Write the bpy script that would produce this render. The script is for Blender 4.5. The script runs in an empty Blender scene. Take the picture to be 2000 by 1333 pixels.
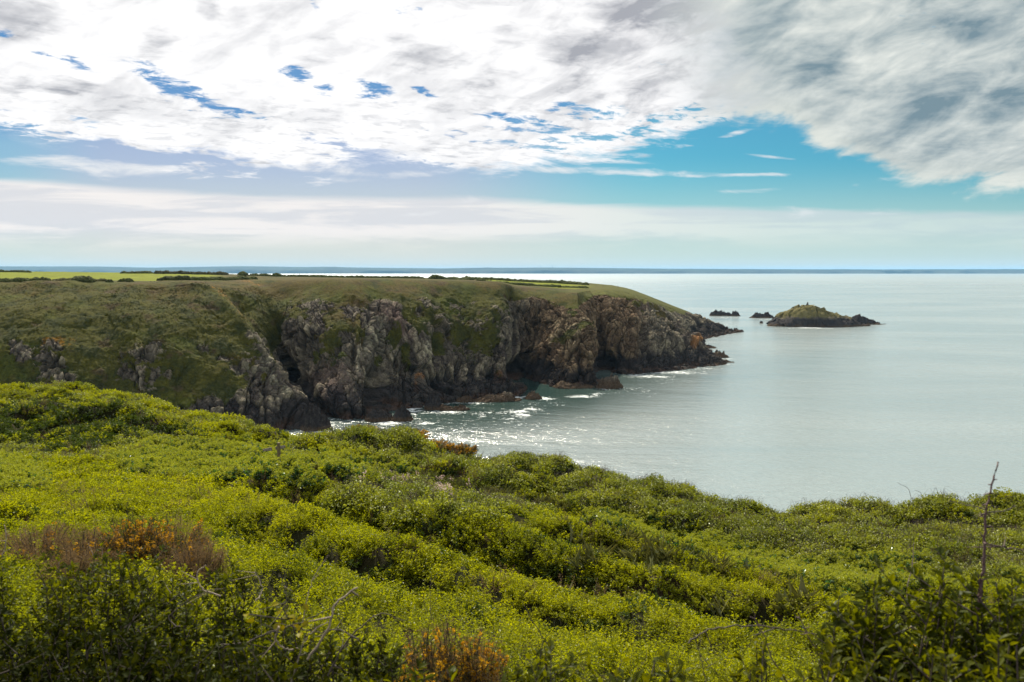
import bpy, math, random
import numpy as np
from mathutils import Vector

R = math.radians
sc = bpy.context.scene
# ------------------------------------------------------------------ camera
FPX = 1556.0            # focal length in pixels of the 2000 px wide photograph (28 mm)
HZ = 530.5              # height of the true horizon in the photograph
CAMZ = 45.0
PITCH = math.atan((666.5 - HZ) / FPX)
cd = bpy.data.cameras.new('camera'); cam = bpy.data.objects.new('camera', cd)
sc.collection.objects.link(cam); sc.camera = cam
cam.location = (0, 0, CAMZ); cam.rotation_euler = (math.pi / 2 - PITCH, 0, 0)
cd.sensor_width = 36; cd.lens = FPX / 2000 * 36; cd.clip_start = .05; cd.clip_end = 90000
cd.dof.use_dof = True; cd.dof.focus_distance = 60; cd.dof.aperture_fstop = 4.5
sc.view_settings.view_transform = 'Standard'; sc.view_settings.look = 'None'
sc.view_settings.gamma = 1; sc.view_settings.exposure = 0.64
sc.render.engine = 'CYCLES'
cy = sc.cycles
cy.max_bounces = 8; cy.diffuse_bounces = 3; cy.glossy_bounces = 3; cy.transmission_bounces = 4
cy.transparent_max_bounces = 6; cy.volume_bounces = 1; cy.sample_clamp_indirect = 6
cy.use_denoising = True
cy.caustics_reflective = False; cy.caustics_refractive = False
try: cy.use_fast_gi = False
except Exception: pass

# ------------------------------------------------------------------ node helper
class NT:
    def __init__(s, tree): s.t = tree; s.n = tree.nodes; s.l = tree.links
    def put(s, sock, v):
        if isinstance(v, bpy.types.NodeSocket): s.l.new(v, sock)
        elif v is not None: sock.default_value = v
    def node(s, typ, **kw):
        n = s.n.new(typ)
        for k, v in kw.items(): setattr(n, k, v)
        return n
    def m(s, op, a, b=None, c=None, clamp=False):
        n = s.node('ShaderNodeMath', operation=op, use_clamp=clamp)
        s.put(n.inputs[0], a); s.put(n.inputs[1], b); s.put(n.inputs[2], c)
        return n.outputs[0]
    def comb(s, x, y, z):
        n = s.node('ShaderNodeCombineXYZ')
        for i, v in enumerate((x, y, z)): s.put(n.inputs[i], v)
        return n.outputs[0]
    def noise(s, vec, scale=5, detail=4, rough=.5, dist=0, lac=2):
        n = s.node('ShaderNodeTexNoise'); s.put(n.inputs['Vector'], vec)
        n.inputs['Scale'].default_value = scale; n.inputs['Detail'].default_value = detail
        n.inputs['Roughness'].default_value = rough; n.inputs['Distortion'].default_value = dist
        n.inputs['Lacunarity'].default_value = lac
        return n.outputs[0]
    def ramp(s, v, a, b, c=0., d=1., smooth=True):
        n = s.node('ShaderNodeMapRange', interpolation_type='SMOOTHSTEP' if smooth else 'LINEAR')
        for i, x in enumerate((v, a, b, c, d)): s.put(n.inputs[i], x)
        return n.outputs[0]
    def mix(s, f, a, b, blend='MIX'):
        n = s.node('ShaderNodeMix', data_type='RGBA', blend_type=blend)
        s.put(n.inputs[0], f)
        for sock, v in ((n.inputs[6], a), (n.inputs[7], b)):
            if isinstance(v, tuple) and len(v) == 3: v = (*v, 1)
            s.put(sock, v)
        return n.outputs[2]
    def curve(s, v, pts, x0, x1):
        """float curve: pts [(x, y)], both given in real units; x range x0..x1, y stored in 0..1"""
        n = s.node('ShaderNodeFloatCurve')
        c = n.mapping.curves[0]
        q = [((x - x0) / (x1 - x0), y) for x, y in pts]
        c.points[0].location = q[0]; c.points[1].location = q[-1]
        for p in q[1:-1]: c.points.new(*p)
        n.mapping.update()
        s.put(n.inputs['Value'], s.ramp(v, x0, x1, 0., 1., smooth=False))
        return n.outputs[0]

# ------------------------------------------------------------------ world: sky with clouds
SUN_AZ, SUN_EL = R(-16), R(43)
w = bpy.data.worlds.new('World'); sc.world = w; w.use_nodes = True
wn = NT(w.node_tree); w.node_tree.nodes.clear()
sky = wn.node('ShaderNodeTexSky', sky_type='NISHITA'); sky.sun_disc = False
sky.sun_elevation = SUN_EL; sky.sun_rotation = SUN_AZ; sky.altitude = 50
sky.air_density = 1.0; sky.dust_density = .6; sky.ozone_density = 3.0
tc = wn.node('ShaderNodeTexCoord'); sep = wn.node('ShaderNodeSeparateXYZ'); wn.l.new(tc.outputs['Generated'], sep.inputs[0])
dx, dy, dz = sep.outputs
ady = wn.m('MAXIMUM', wn.m('ABSOLUTE', dy), .15)
PX = wn.m('MULTIPLY_ADD', wn.m('DIVIDE', dx, ady), FPX, 1000.)       # bearing, in the photo's own scale
PY = wn.m('MULTIPLY_ADD', wn.m('DIVIDE', dz, ady), -FPX, HZ)          # elevation, same scale
zc = wn.m('ADD', wn.m('MAXIMUM', dz, 0.), .09)
ux = wn.m('DIVIDE', dx, zc); uy = wn.m('DIVIDE', dy, zc)
# three sets of cloud noise on a flat cloud deck, so that they foreshorten towards the horizon
def plane(kx, ky, rot, off):
    c, s_ = math.cos(rot), math.sin(rot)
    a = wn.m('ADD', wn.m('MULTIPLY', ux, c * kx), wn.m('MULTIPLY', uy, s_ * kx))
    b = wn.m('ADD', wn.m('MULTIPLY', ux, -s_ * ky), wn.m('MULTIPLY', uy, c * ky))
    return wn.comb(a, b, off)
nA = wn.noise(plane(1., 1.15, .35, 3.1), 1.15, 9, .60, .35)
nB = wn.noise(plane(1., 1.3, -.5, 9.7), 2.1, 8, .57, .25)
nC = wn.noise(plane(1., 1.0, .9, 5.2), 3.3, 7, .60, .2)
nF = wn.noise(plane(1., 1.25, .5, 1.2), 9., 8, .66, .4)
ax_ = wn.m('ADD', wn.m('MULTIPLY', PX, .0042), wn.m('MULTIPLY', PY, .0016)); ay_ = wn.m('SUBTRACT', wn.m('MULTIPLY', PY, .0088), wn.m('MULTIPLY', PX, -.0020))
nM = wn.noise(wn.comb(ax_, ay_, 4.4), 1.9, 8, .58, .35)      # mottling of the grey deck
nS = wn.noise(wn.comb(wn.m('MULTIPLY', PX, .0030), wn.m('MULTIPLY', PY, .030), 2.), 1., 7, .60, .4)   # long streaks low down
nS2 = wn.noise(wn.comb(wn.m('MULTIPLY', PX, .0065), wn.m('MULTIPLY', wn.m('ADD', PY, wn.m('MULTIPLY', PX, -.06)), .026), 7.), 1., 8, .62, .6)
cl = lambda *p: [(x, y / 600.) for x, y in p]
deck = wn.curve(PX, cl((-1500, 255), (-400, 250), (0, 262), (250, 300), (480, 335), (640, 345), (700, 322), (880, 338), (980, 346),
                       (1060, 330), (1200, 312), (1330, 285), (1400, 255), (1480, 245), (1560, 268), (1620, 306), (1700, 335), (1780, 362), (2000, 368), (3500, 380)), -1500, 3500)
deck = wn.m('MULTIPLY', deck, 600.)
band = wn.m('MULTIPLY', wn.curve(PX, cl((-1500, 335), (0, 350), (300, 372), (500, 383), (1000, 392), (1400, 408), (2000, 418), (3500, 430)), -1500, 3500), 600.)
dd = wn.m('SUBTRACT', deck, PY)                 # > 0 inside the deck
soft = wn.curve(PX, [(-1500, .8), (0, .8), (500, .62), (1000, .35), (1300, .45), (1500, .18), (2000, .12), (3500, .2)], -1500, 3500)
ragged = wn.m('MULTIPLY_ADD', wn.m('SUBTRACT', nM, .5), wn.ramp(PX, 1200., 1500., 20., 120.), wn.m('MULTIPLY', wn.m('ADD', wn.m('MULTIPLY', wn.m('SUBTRACT', nS2, .5), 260.), wn.m('ADD', wn.m('MULTIPLY', wn.m('SUBTRACT', nC, .5), 150.), wn.m('MULTIPLY', wn.m('SUBTRACT', nF, .5), 110.))), soft))
mdeck = wn.ramp(wn.m('ADD', dd, ragged), -8., 26.)
# blue holes in the deck: ellipses (px, py, rx, ry, slope) with ragged rims
hole = None
for (hx, hy, rx, ry, sl) in ((350, 178, 75, 22, .42), (440, 216, 75, 14, .28), (148, 131, 45, 11, .25), (595, 162, 34, 15, .2), (640, 182, 22, 14, .2),
                             (745, 185, 42, 18, .15), (835, 190, 26, 9, .15), (20, 72, 30, 10, .2), (795, 33, 30, 10, .1), (625, 18, 12, 18, 0),
                             (1120, 222, 46, 10, .1), (1180, 232, 46, 12, -.05), (1290, 238, 60, 16, -.25), (1240, 262, 60, 12, -.2), (1060, 262, 90, 10, .1), (1150, 275, 110, 9, -.05), (1000, 285, 90, 7, .15),
                             (1010, 240, 60, 9, .15), (900, 272, 60, 8, .2), (40, 282, 130, 26, .1), (800, 335, 120, 22, .18), (700, 300, 90, 12, .3),
                             (1380, 255, 46, 16, -.2)):
    ex = wn.m('DIVIDE', wn.m('SUBTRACT', PX, float(hx)), float(rx))
    ey = wn.m('DIVIDE', wn.m('SUBTRACT', wn.m('SUBTRACT', PY, float(hy)), wn.m('MULTIPLY', wn.m('SUBTRACT', PX, float(hx)), sl)), float(ry))
    e = wn.m('SUBTRACT', 1.0, wn.m('ADD', wn.m('MULTIPLY', ex, ex), wn.m('MULTIPLY', ey, ey)))
    hole = e if hole is None else wn.m('MAXIMUM', hole, e)
hole = wn.m('MAXIMUM', hole, -2.2)
hmask = wn.ramp(wn.m('ADD', hole, wn.m('ADD', wn.m('MULTIPLY', wn.m('SUBTRACT', nF, .5), 10.), wn.m('MULTIPLY', wn.m('SUBTRACT', nS2, .5), 6.))), -.25, 1.5)
mdeck = wn.m('MULTIPLY', mdeck, wn.m('SUBTRACT', 1., wn.m('MULTIPLY', hmask, .92)))
# low band of cloud above the horizon
bd = wn.m('SUBTRACT', PY, band)
mband = wn.ramp(wn.m('ADD', bd, wn.m('MULTIPLY', wn.m('SUBTRACT', nS, .5), 34.)), -6., 12.)
mband = wn.m('MULTIPLY', mband, wn.ramp(wn.m('ADD', PY, wn.m('MULTIPLY', wn.m('SUBTRACT', nS, .5), 90.)), 492., 440., .30, 1.))
mband = wn.m('MULTIPLY', mband, wn.curve(PX, [(-1500, .9), (900, .95), (1300, .8), (1600, .62), (2000, .5), (3500, .5)], -1500, 3500))
# thin wisps in the gap on the right and left
wisp = None
for (hx, hy, rx, ry, sl) in ((1200, 338, 190, 7, .03), (1490, 345, 110, 4, .0), (1440, 378, 90, 5, -.04), (1720, 356, 55, 7, -.1), (1430, 266, 30, 5, -.25), (1500, 312, 40, 3, .1),
                             (600, 332, 150, 18, .08), (250, 330, 200, 14, .06), (1150, 318, 110, 5, .05), (760, 345, 70, 8, .0)):
    ex = wn.m('DIVIDE', wn.m('SUBTRACT', PX, float(hx)), float(rx))
    ey = wn.m('DIVIDE', wn.m('SUBTRACT', wn.m('SUBTRACT', PY, float(hy)), wn.m('MULTIPLY', wn.m('SUBTRACT', PX, float(hx)), sl)), float(ry))
    e = wn.m('SUBTRACT', 1.0, wn.m('ADD', wn.m('MULTIPLY', ex, ex), wn.m('MULTIPLY', ey, ey)))
    wisp = e if wisp is None else wn.m('MAXIMUM', wisp, e)
wisp = wn.m('MAXIMUM', wisp, -1.5)
wmask = wn.m('MULTIPLY', wn.ramp(wn.m('ADD', wisp, wn.m('ADD', wn.m('MULTIPLY', wn.m('SUBTRACT', nS, .5), 7.), wn.m('MULTIPLY', wn.m('SUBTRACT', nS2, .5), 8.))), -.2, 2.4), .8)
# clear sky colour: the Nishita sky, tinted as the photograph's grading has it
blue = wn.mix(1., sky.outputs[0], (.14, .42, .46), 'MULTIPLY')
clear_l = wn.mix(1., sky.outputs[0], (.42, .40, .45), 'MULTIPLY')
side = wn.m('ADD', wn.ramp(PX, 250., 0., 0., .45), wn.ramp(PX, 800., 1300., 0., 1.), clamp=True)
side = wn.m('MAXIMUM', side, wn.ramp(PY, 270., 240.))
clear = wn.mix(side, clear_l, blue)
STR = .10
K = 1. / STR
VIS = .655      # the part of the sky the photograph shows
def C(r, g, b): return (r * K * VIS, g * K * VIS, b * K * VIS, 1)
clear = wn.mix(wn.m('MULTIPLY', wn.ramp(PY, 290., 220.), wn.ramp(PX, 1300., 1000.)), clear, C(.07, .27, .58))
clear = wn.mix(wn.ramp(PY, 300., 520., 0., .72), clear, C(.66, .74, .68))      # paler towards the horizon
# cloud brightness: blown white on the left, blue-grey on the right
right = wn.ramp(wn.m('ADD', PX, wn.m('ADD', wn.m('MULTIPLY', wn.m('SUBTRACT', PY, 150.), -.10), wn.m('MULTIPLY', wn.m('SUBTRACT', nA, .5), 500.))), 1230., 1520.)
grey = wn.m('ADD', wn.m('MULTIPLY', nA, .55), wn.m('MULTIPLY', nB, .45))
spot = None
for (hx, hy, rx, ry) in ((320, 90, 40, 40), (60, 45, 90, 42), (70, 175, 120, 22), (850, 128, 85, 28), (610, 125, 60, 18), (760, 88, 70, 15), (700, 62, 35, 9), (1110, 110, 60, 50), (1000, 80, 60, 22), (960, 12, 130, 26), (430, 30, 30, 24), (310, 10, 40, 22), (640, 85, 40, 12), (960, 160, 60, 26), (1250, 40, 120, 34)):
    ex = wn.m('DIVIDE', wn.m('SUBTRACT', PX, float(hx)), float(rx)); ey = wn.m('DIVIDE', wn.m('SUBTRACT', PY, float(hy)), float(ry))
    e = wn.m('SUBTRACT', 1.0, wn.m('ADD', wn.m('MULTIPLY', ex, ex), wn.m('MULTIPLY', ey, ey)))
    spot = e if spot is None else wn.m('MAXIMUM', spot, e)
spot = wn.m('MAXIMUM', spot, -1.)
shade = wn.m('MULTIPLY', wn.ramp(wn.m('ADD', spot, wn.m('MULTIPLY', wn.m('ADD', wn.m('SUBTRACT', nB, .5), wn.m('MULTIPLY', wn.m('SUBTRACT', nF, .5), .5)), 6.)), -.3, 2.1), .62)
shade = wn.m('ADD', shade, wn.m('MULTIPLY', wn.ramp(grey, .50, .62), .22), clamp=True)
shade = wn.m('ADD', shade, wn.m('MULTIPLY', wn.ramp(PX, 950., 1250.), wn.ramp(nM, .40, .64, .05, .50)), clamp=True)
shade = wn.m('ADD', shade, wn.ramp(nM, .46, .72, 0., .36), clamp=True)
shade = wn.m('ADD', shade, wn.m('MULTIPLY', wn.ramp(nF, .48, .66, 0., .34), wn.ramp(PY, 120., 260., .25, 1.)), clamp=True)
white = wn.mix(shade, C(1.06, 1.05, 1.05), C(.40, .41, .45))
rl = wn.m('ADD', wn.m('ADD', wn.m('MULTIPLY', nB, .22), wn.m('MULTIPLY', nM, .68)), wn.m('MULTIPLY', nF, .10))
rcol = wn.mix(wn.ramp(rl, .37, .67, 0., 1., False), C(.19, .28, .33), C(.86, .88, .82))
rcol = wn.mix(wn.m('MULTIPLY', wn.ramp(dd, 70., 0.), .6), rcol, C(.80, .82, .74))
cloud = wn.mix(right, white, rcol)
over = wn.ramp(PY, 0., -700.)                                              # above the frame: ordinary broken cloud
cloud = wn.mix(over, cloud, wn.mix(wn.ramp(nB, .4, .65), C(.52, .57, .64), C(1.12, 1.12, 1.10)))
lowc = wn.mix(wn.ramp(PX, 700., 1600.), C(.93, .88, .85), C(.80, .83, .77))
lowc = wn.mix(wn.ramp(nS, .42, .58, 0., .65), lowc, C(.64, .66, .71))
lowc = wn.mix(wn.ramp(PY, 450., 500., 0., .8), lowc, C(.84, .80, .68))
col = wn.mix(mband, clear, lowc)
col = wn.mix(wmask, col, C(.88, .88, .88))
col = wn.mix(mdeck, col, cloud)
col = wn.mix(wn.ramp(PY, 500., 528., 0., .6), col, C(.72, .75, .69))
bg = wn.node('ShaderNodeBackground'); wn.l.new(col, bg.inputs[0]); bg.inputs[1].default_value = STR
wo = wn.node('ShaderNodeOutputWorld'); wn.l.new(bg.outputs[0], wo.inputs[0])
w.cycles.sampling_method = 'MANUAL'; w.cycles.sample_map_resolution = 1024

sd = bpy.data.lights.new('sun', 'SUN'); sd.energy = 5.0; sd.angle = R(.6); sd.color = (1, .91, .74)
so = bpy.data.objects.new('sun', sd); sc.collection.objects.link(so)
S = Vector((math.sin(SUN_AZ) * math.cos(SUN_EL), math.cos(SUN_AZ) * math.cos(SUN_EL), math.sin(SUN_EL)))
so.rotation_euler = S.to_track_quat('Z', 'Y').to_euler(); so.location = (0, 0, 90)

# ------------------------------------------------------------------ photo pixel <-> world
cp, sp = math.cos(PITCH), math.sin(PITCH)
def at(px, py, Y):
    """point seen at photo pixel (px, py), Y metres ahead"""
    px, py, Y = (np.asarray(v, float) for v in (px, py, Y))
    cx = (px - 1000) / FPX; cyy = (666.5 - py) / FPX
    d = np.stack(np.broadcast_arrays(cx, cp + sp * cyy, -sp + cp * cyy), -1)
    return np.array([0, 0, CAMZ]) + d * (Y / d[..., 1])[..., None]
def at_z(px, py, z=0.):
    a = at(px, py, 1.); d = a - np.array([0, 0, CAMZ])
    return np.array([0, 0, CAMZ]) + d * ((z - CAMZ) / d[..., 2])[..., None]
def pix(P):
    x, y, z = P[..., 0], P[..., 1], P[..., 2] - CAMZ
    f = np.maximum(y * cp - z * sp, .1); u = y * sp + z * cp
    return 1000 + x / f * FPX, 666.5 - u / f * FPX

# ------------------------------------------------------------------ numpy noise
def _h(ix, iy, iz, s):
    h = (ix.astype(np.int64) * 374761393 + iy.astype(np.int64) * 668265263 + iz.astype(np.int64) * 2147483647 + s * 974711) & 0xffffffff
    h = ((h ^ (h >> 13)) * 1274126177) & 0xffffffff
    h = ((h ^ (h >> 16)) * 2246822519) & 0xffffffff
    return h ^ (h >> 15)
def noise(p, s=0):
    i = np.floor(p); f = p - i; i = i.astype(np.int64); u = f * f * f * (f * (f * 6 - 15) + 10)
    out = 0
    for a in (0, 1):
        wa = u[:, 0] if a else 1 - u[:, 0]
        for b in (0, 1):
            wb = wa * (u[:, 1] if b else 1 - u[:, 1])
            for c in (0, 1):
                wc = wb * (u[:, 2] if c else 1 - u[:, 2])
                h = _h(i[:, 0] + a, i[:, 1] + b, i[:, 2] + c, s)
                gx = (h & 1023) / 511.5 - 1; gy = ((h >> 10) & 1023) / 511.5 - 1; gz = ((h >> 20) & 1023) / 511.5 - 1
                out = out + wc * (gx * (f[:, 0] - a) + gy * (f[:, 1] - b) + gz * (f[:, 2] - c))
    return out * 1.3
def fbm(p, sc_=1., o=4, s=0, g=.5):
    p = np.asarray(p, float)
    if np.isscalar(sc_): sc_ = (sc_,) * 3
    q = p / np.array(sc_); a = 1.; t = 0; n = 0
    for k in range(o):
        t = t + a * noise(q + 17.3 * k, s + k); n += a; a *= g; q = q * 2.03
    return t / n * 1.6
def facets(p, scale, s=0, tilt=.7):
    """random plane in every Voronoi cell: broken rock"""
    q = p / np.array(scale, float); i = np.floor(q).astype(np.int64)
    best = np.full(len(q), 9e9); val = np.zeros(len(q)); b2 = np.full(len(q), 9e9)
    for a in (-1, 0, 1):
        for b in (-1, 0, 1):
            for c in (-1, 0, 1):
                j = i + np.array([a, b, c]); h = _h(j[:, 0], j[:, 1], j[:, 2], s); h2 = _h(j[:, 0], j[:, 1], j[:, 2], s + 77)
                cc = j + np.stack([(h & 1023) / 1023., ((h >> 10) & 1023) / 1023., ((h >> 20) & 1023) / 1023.], -1)
                d = q - cc; r = (d * d).sum(1); m = r < best
                v = ((h2 & 255) / 127.5 - 1) + tilt * (d[:, 0] * (((h2 >> 8) & 255) / 127.5 - 1) + d[:, 1] * (((h2 >> 16) & 255) / 127.5 - 1) + d[:, 2] * (((h2 >> 24) & 255) / 127.5 - 1)) * 2
                b2 = np.where(m, best, np.minimum(b2, r)); best = np.where(m, r, best); val = np.where(m, v, val)
    return val, np.sqrt(b2) - np.sqrt(best)
def sst(x, a, b):
    t = np.clip((x - a) / (b - a), 0, 1); return t * t * (3 - 2 * t)
def lerp(a, b, t): return a + (b - a) * t
def mixc(c, d, t): return c + (np.array(d) - c) * t[:, None]

# ------------------------------------------------------------------ object helpers
def link(o): sc.collection.objects.link(o); return o
def tag(o, label=None, cat=None, group=None, kind=None):
    for k, v in (('label', label), ('category', cat), ('group', group), ('kind', kind)):
        if v: o[k] = v
    return o
def mesh_obj(name, V, F, mats, parent=None, smooth=False, col=None, attrs=None, mi=None):
    """F: (n,3) or (n,4) int array, or a list of such arrays"""
    me = bpy.data.meshes.new(name); V = np.asarray(V, np.float32)
    Fs = F if isinstance(F, list) else [F]
    Fs = [np.asarray(f, np.int32) for f in Fs if len(f)]
    me.vertices.add(len(V)); me.vertices.foreach_set('co', V.ravel())
    idx = np.concatenate([f.ravel() for f in Fs]); tot = np.concatenate([np.full(len(f), f.shape[1], np.int32) for f in Fs])
    st = np.concatenate([[0], np.cumsum(tot)[:-1]]).astype(np.int32)
    me.loops.add(len(idx)); me.loops.foreach_set('vertex_index', idx)
    me.polygons.add(len(tot)); me.polygons.foreach_set('loop_start', st)
    try: me.polygons.foreach_set('loop_total', tot)
    except Exception: pass
    me.polygons.foreach_set('use_smooth', smooth if isinstance(smooth, np.ndarray) else np.full(len(tot), smooth))
    for m in (mats if isinstance(mats, (list, tuple)) else [mats]): me.materials.append(m)
    if mi is not None: me.polygons.foreach_set('material_index', np.asarray(mi, np.int32))
    if col is not None:
        a = me.attributes.new('Col', 'FLOAT_COLOR', 'POINT')
        a.data.foreach_set('color', np.concatenate([np.clip(col, .003, 1), np.ones((len(col), 1))], 1).astype(np.float32).ravel())
    for k, v in (attrs or {}).items():
        me.attributes.new(k, 'FLOAT', 'POINT').data.foreach_set('value', np.asarray(v, np.float32))
    me.update(calc_edges=True)
    o = link(bpy.data.objects.new(name, me)); o.parent = parent
    return o
def empty(name, loc): 
    o = link(bpy.data.objects.new(name, None)); o.location = loc; o.empty_display_size = .2; return o
def grid_faces(nu, nv):
    a = np.arange(nu - 1)[:, None] * nv + np.arange(nv - 1)[None]
    return np.stack([a, a + nv, a + nv + 1, a + 1], -1).reshape(-1, 4)
def catmull(A, t):
    """A (n, ...) sampled at float positions t"""
    n = len(A); i = np.clip(np.floor(t).astype(int), 0, n - 2); f = (t - i).reshape((-1,) + (1,) * (A.ndim - 1))
    p0, p1, p2, p3 = A[np.clip(i - 1, 0, n - 1)], A[i], A[i + 1], A[np.clip(i + 2, 0, n - 1)]
    k = .42
    def tm(a, b, c):
        m = k * (c - a); l = np.linalg.norm(m, axis=-1, keepdims=True); lim = .95 * np.minimum(np.linalg.norm(b - a, axis=-1, keepdims=True), np.linalg.norm(c - b, axis=-1, keepdims=True)) + 1e-6
        return m * np.minimum(1, lim / np.maximum(l, 1e-9))
    m1, m2 = tm(p0, p1, p2), tm(p1, p2, p3)
    return (2 * f**3 - 3 * f**2 + 1) * p1 + (f**3 - 2 * f**2 + f) * m1 + (-2 * f**3 + 3 * f**2) * p2 + (f**3 - f**2) * m2
def grid_normals(P):
    du = np.gradient(P, axis=0); dv = np.gradient(P, axis=1); n = np.cross(du, dv)
    return n / np.maximum(np.linalg.norm(n, axis=-1, keepdims=True), 1e-6)

# ------------------------------------------------------------------ materials
def mat(name):
    m = bpy.data.materials.new(name); m.use_nodes = True; m.node_tree.nodes.clear()
    k = NT(m.node_tree); out = k.node('ShaderNodeOutputMaterial'); return m, k, out
def rock_mat(name, s=1., bump=.5, grain=.35):
    m, k, out = mat(name)
    a = k.node('ShaderNodeAttribute', attribute_name='Col'); g = k.node('ShaderNodeNewGeometry')
    n1 = k.noise(g.outputs['Position'], 1.6 / s, 7, .68); n2 = k.noise(g.outputs['Position'], .23 / s, 5, .6)
    f = k.m('ADD', k.ramp(n1, .25, .75, 1 - grain * 1.5, 1 + grain * 1.5, False), k.ramp(n2, .3, .7, -.15, .15, False))
    b = k.node('ShaderNodeBsdfPrincipled'); k.l.new(k.mix(1., a.outputs[0], k.comb(f, f, f), 'MULTIPLY'), b.inputs['Base Color'])
    b.inputs['Roughness'].default_value = .95; b.inputs['Specular IOR Level'].default_value = .06
    bp = k.node('ShaderNodeBump'); bp.inputs['Distance'].default_value = .6 * s
    va = k.node('ShaderNodeAttribute', attribute_name='veg'); k.put(bp.inputs['Strength'], k.ramp(va.outputs['Fac'], 0., 1., bump, bump * .25))
    k.l.new(n1, bp.inputs['Height']); k.l.new(bp.outputs[0], b.inputs['Normal']); k.l.new(b.outputs[0], out.inputs[0])
    return m
M_HEAD = rock_mat('weathered_rock_and_turf', 1., .7)
M_FAR = rock_mat('far_land', 120., .2, .2)
M_SOIL = rock_mat('leaf_litter_soil', .12, .5)
def plain(name, c, rough=.8, var=.25, scale=8.):
    m, k, out = mat(name); g = k.node('ShaderNodeTexCoord')
    n = k.noise(g.outputs['Object'], scale, 5, .65); f = k.ramp(n, .3, .7, 1 - var, 1 + var, False)
    b = k.node('ShaderNodeBsdfPrincipled'); k.l.new(k.mix(1., (*c, 1), k.comb(f, f, f), 'MULTIPLY'), b.inputs['Base Color'])
    b.inputs['Roughness'].default_value = rough
    bp = k.node('ShaderNodeBump'); bp.inputs['Strength'].default_value = .4; bp.inputs['Distance'].default_value = .01
    k.l.new(n, bp.inputs['Height']); k.l.new(bp.outputs[0], b.inputs['Normal']); k.l.new(b.outputs[0], out.inputs[0])
    return m
def leaf_mat(name, c1, c2, trans=.45, tcol=None, gloss=.07, rough=.4):
    """two leaf colours mixed per plant (object random) and by patches of ground"""
    m, k, out = mat(name)
    oi = k.node('ShaderNodeObjectInfo'); g = k.node('ShaderNodeNewGeometry')
    ri = g.outputs['Random Per Island']
    n = k.noise(g.outputs['Position'], .35, 3, .6)
    f = k.m('ADD', k.m('MULTIPLY', oi.outputs['Random'], .35), k.m('ADD', k.m('MULTIPLY', ri, .35), k.ramp(n, .3, .7, -.15, .45, False)), clamp=True)
    col = k.mix(f, c1, c2)
    tc_ = k.mix(1., col, tuple(tcol or (1.9, 1.7, .6)), 'MULTIPLY')
    d = k.node('ShaderNodeBsdfDiffuse'); k.l.new(col, d.inputs[0])
    t = k.node('ShaderNodeBsdfTranslucent'); k.l.new(tc_, t.inputs[0])
    mx = k.node('ShaderNodeMixShader'); mx.inputs[0].default_value = trans; k.l.new(d.outputs[0], mx.inputs[1]); k.l.new(t.outputs[0], mx.inputs[2])
    gl = k.node('ShaderNodeBsdfGlossy'); gl.inputs['Roughness'].default_value = rough; gl.inputs[0].default_value = (.9, .95, .9, 1)
    m2 = k.node('ShaderNodeMixShader'); m2.inputs[0].default_value = gloss; k.l.new(mx.outputs[0], m2.inputs[1]); k.l.new(gl.outputs[0], m2.inputs[2])
    k.l.new(m2.outputs[0], out.inputs[0]); return m

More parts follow.
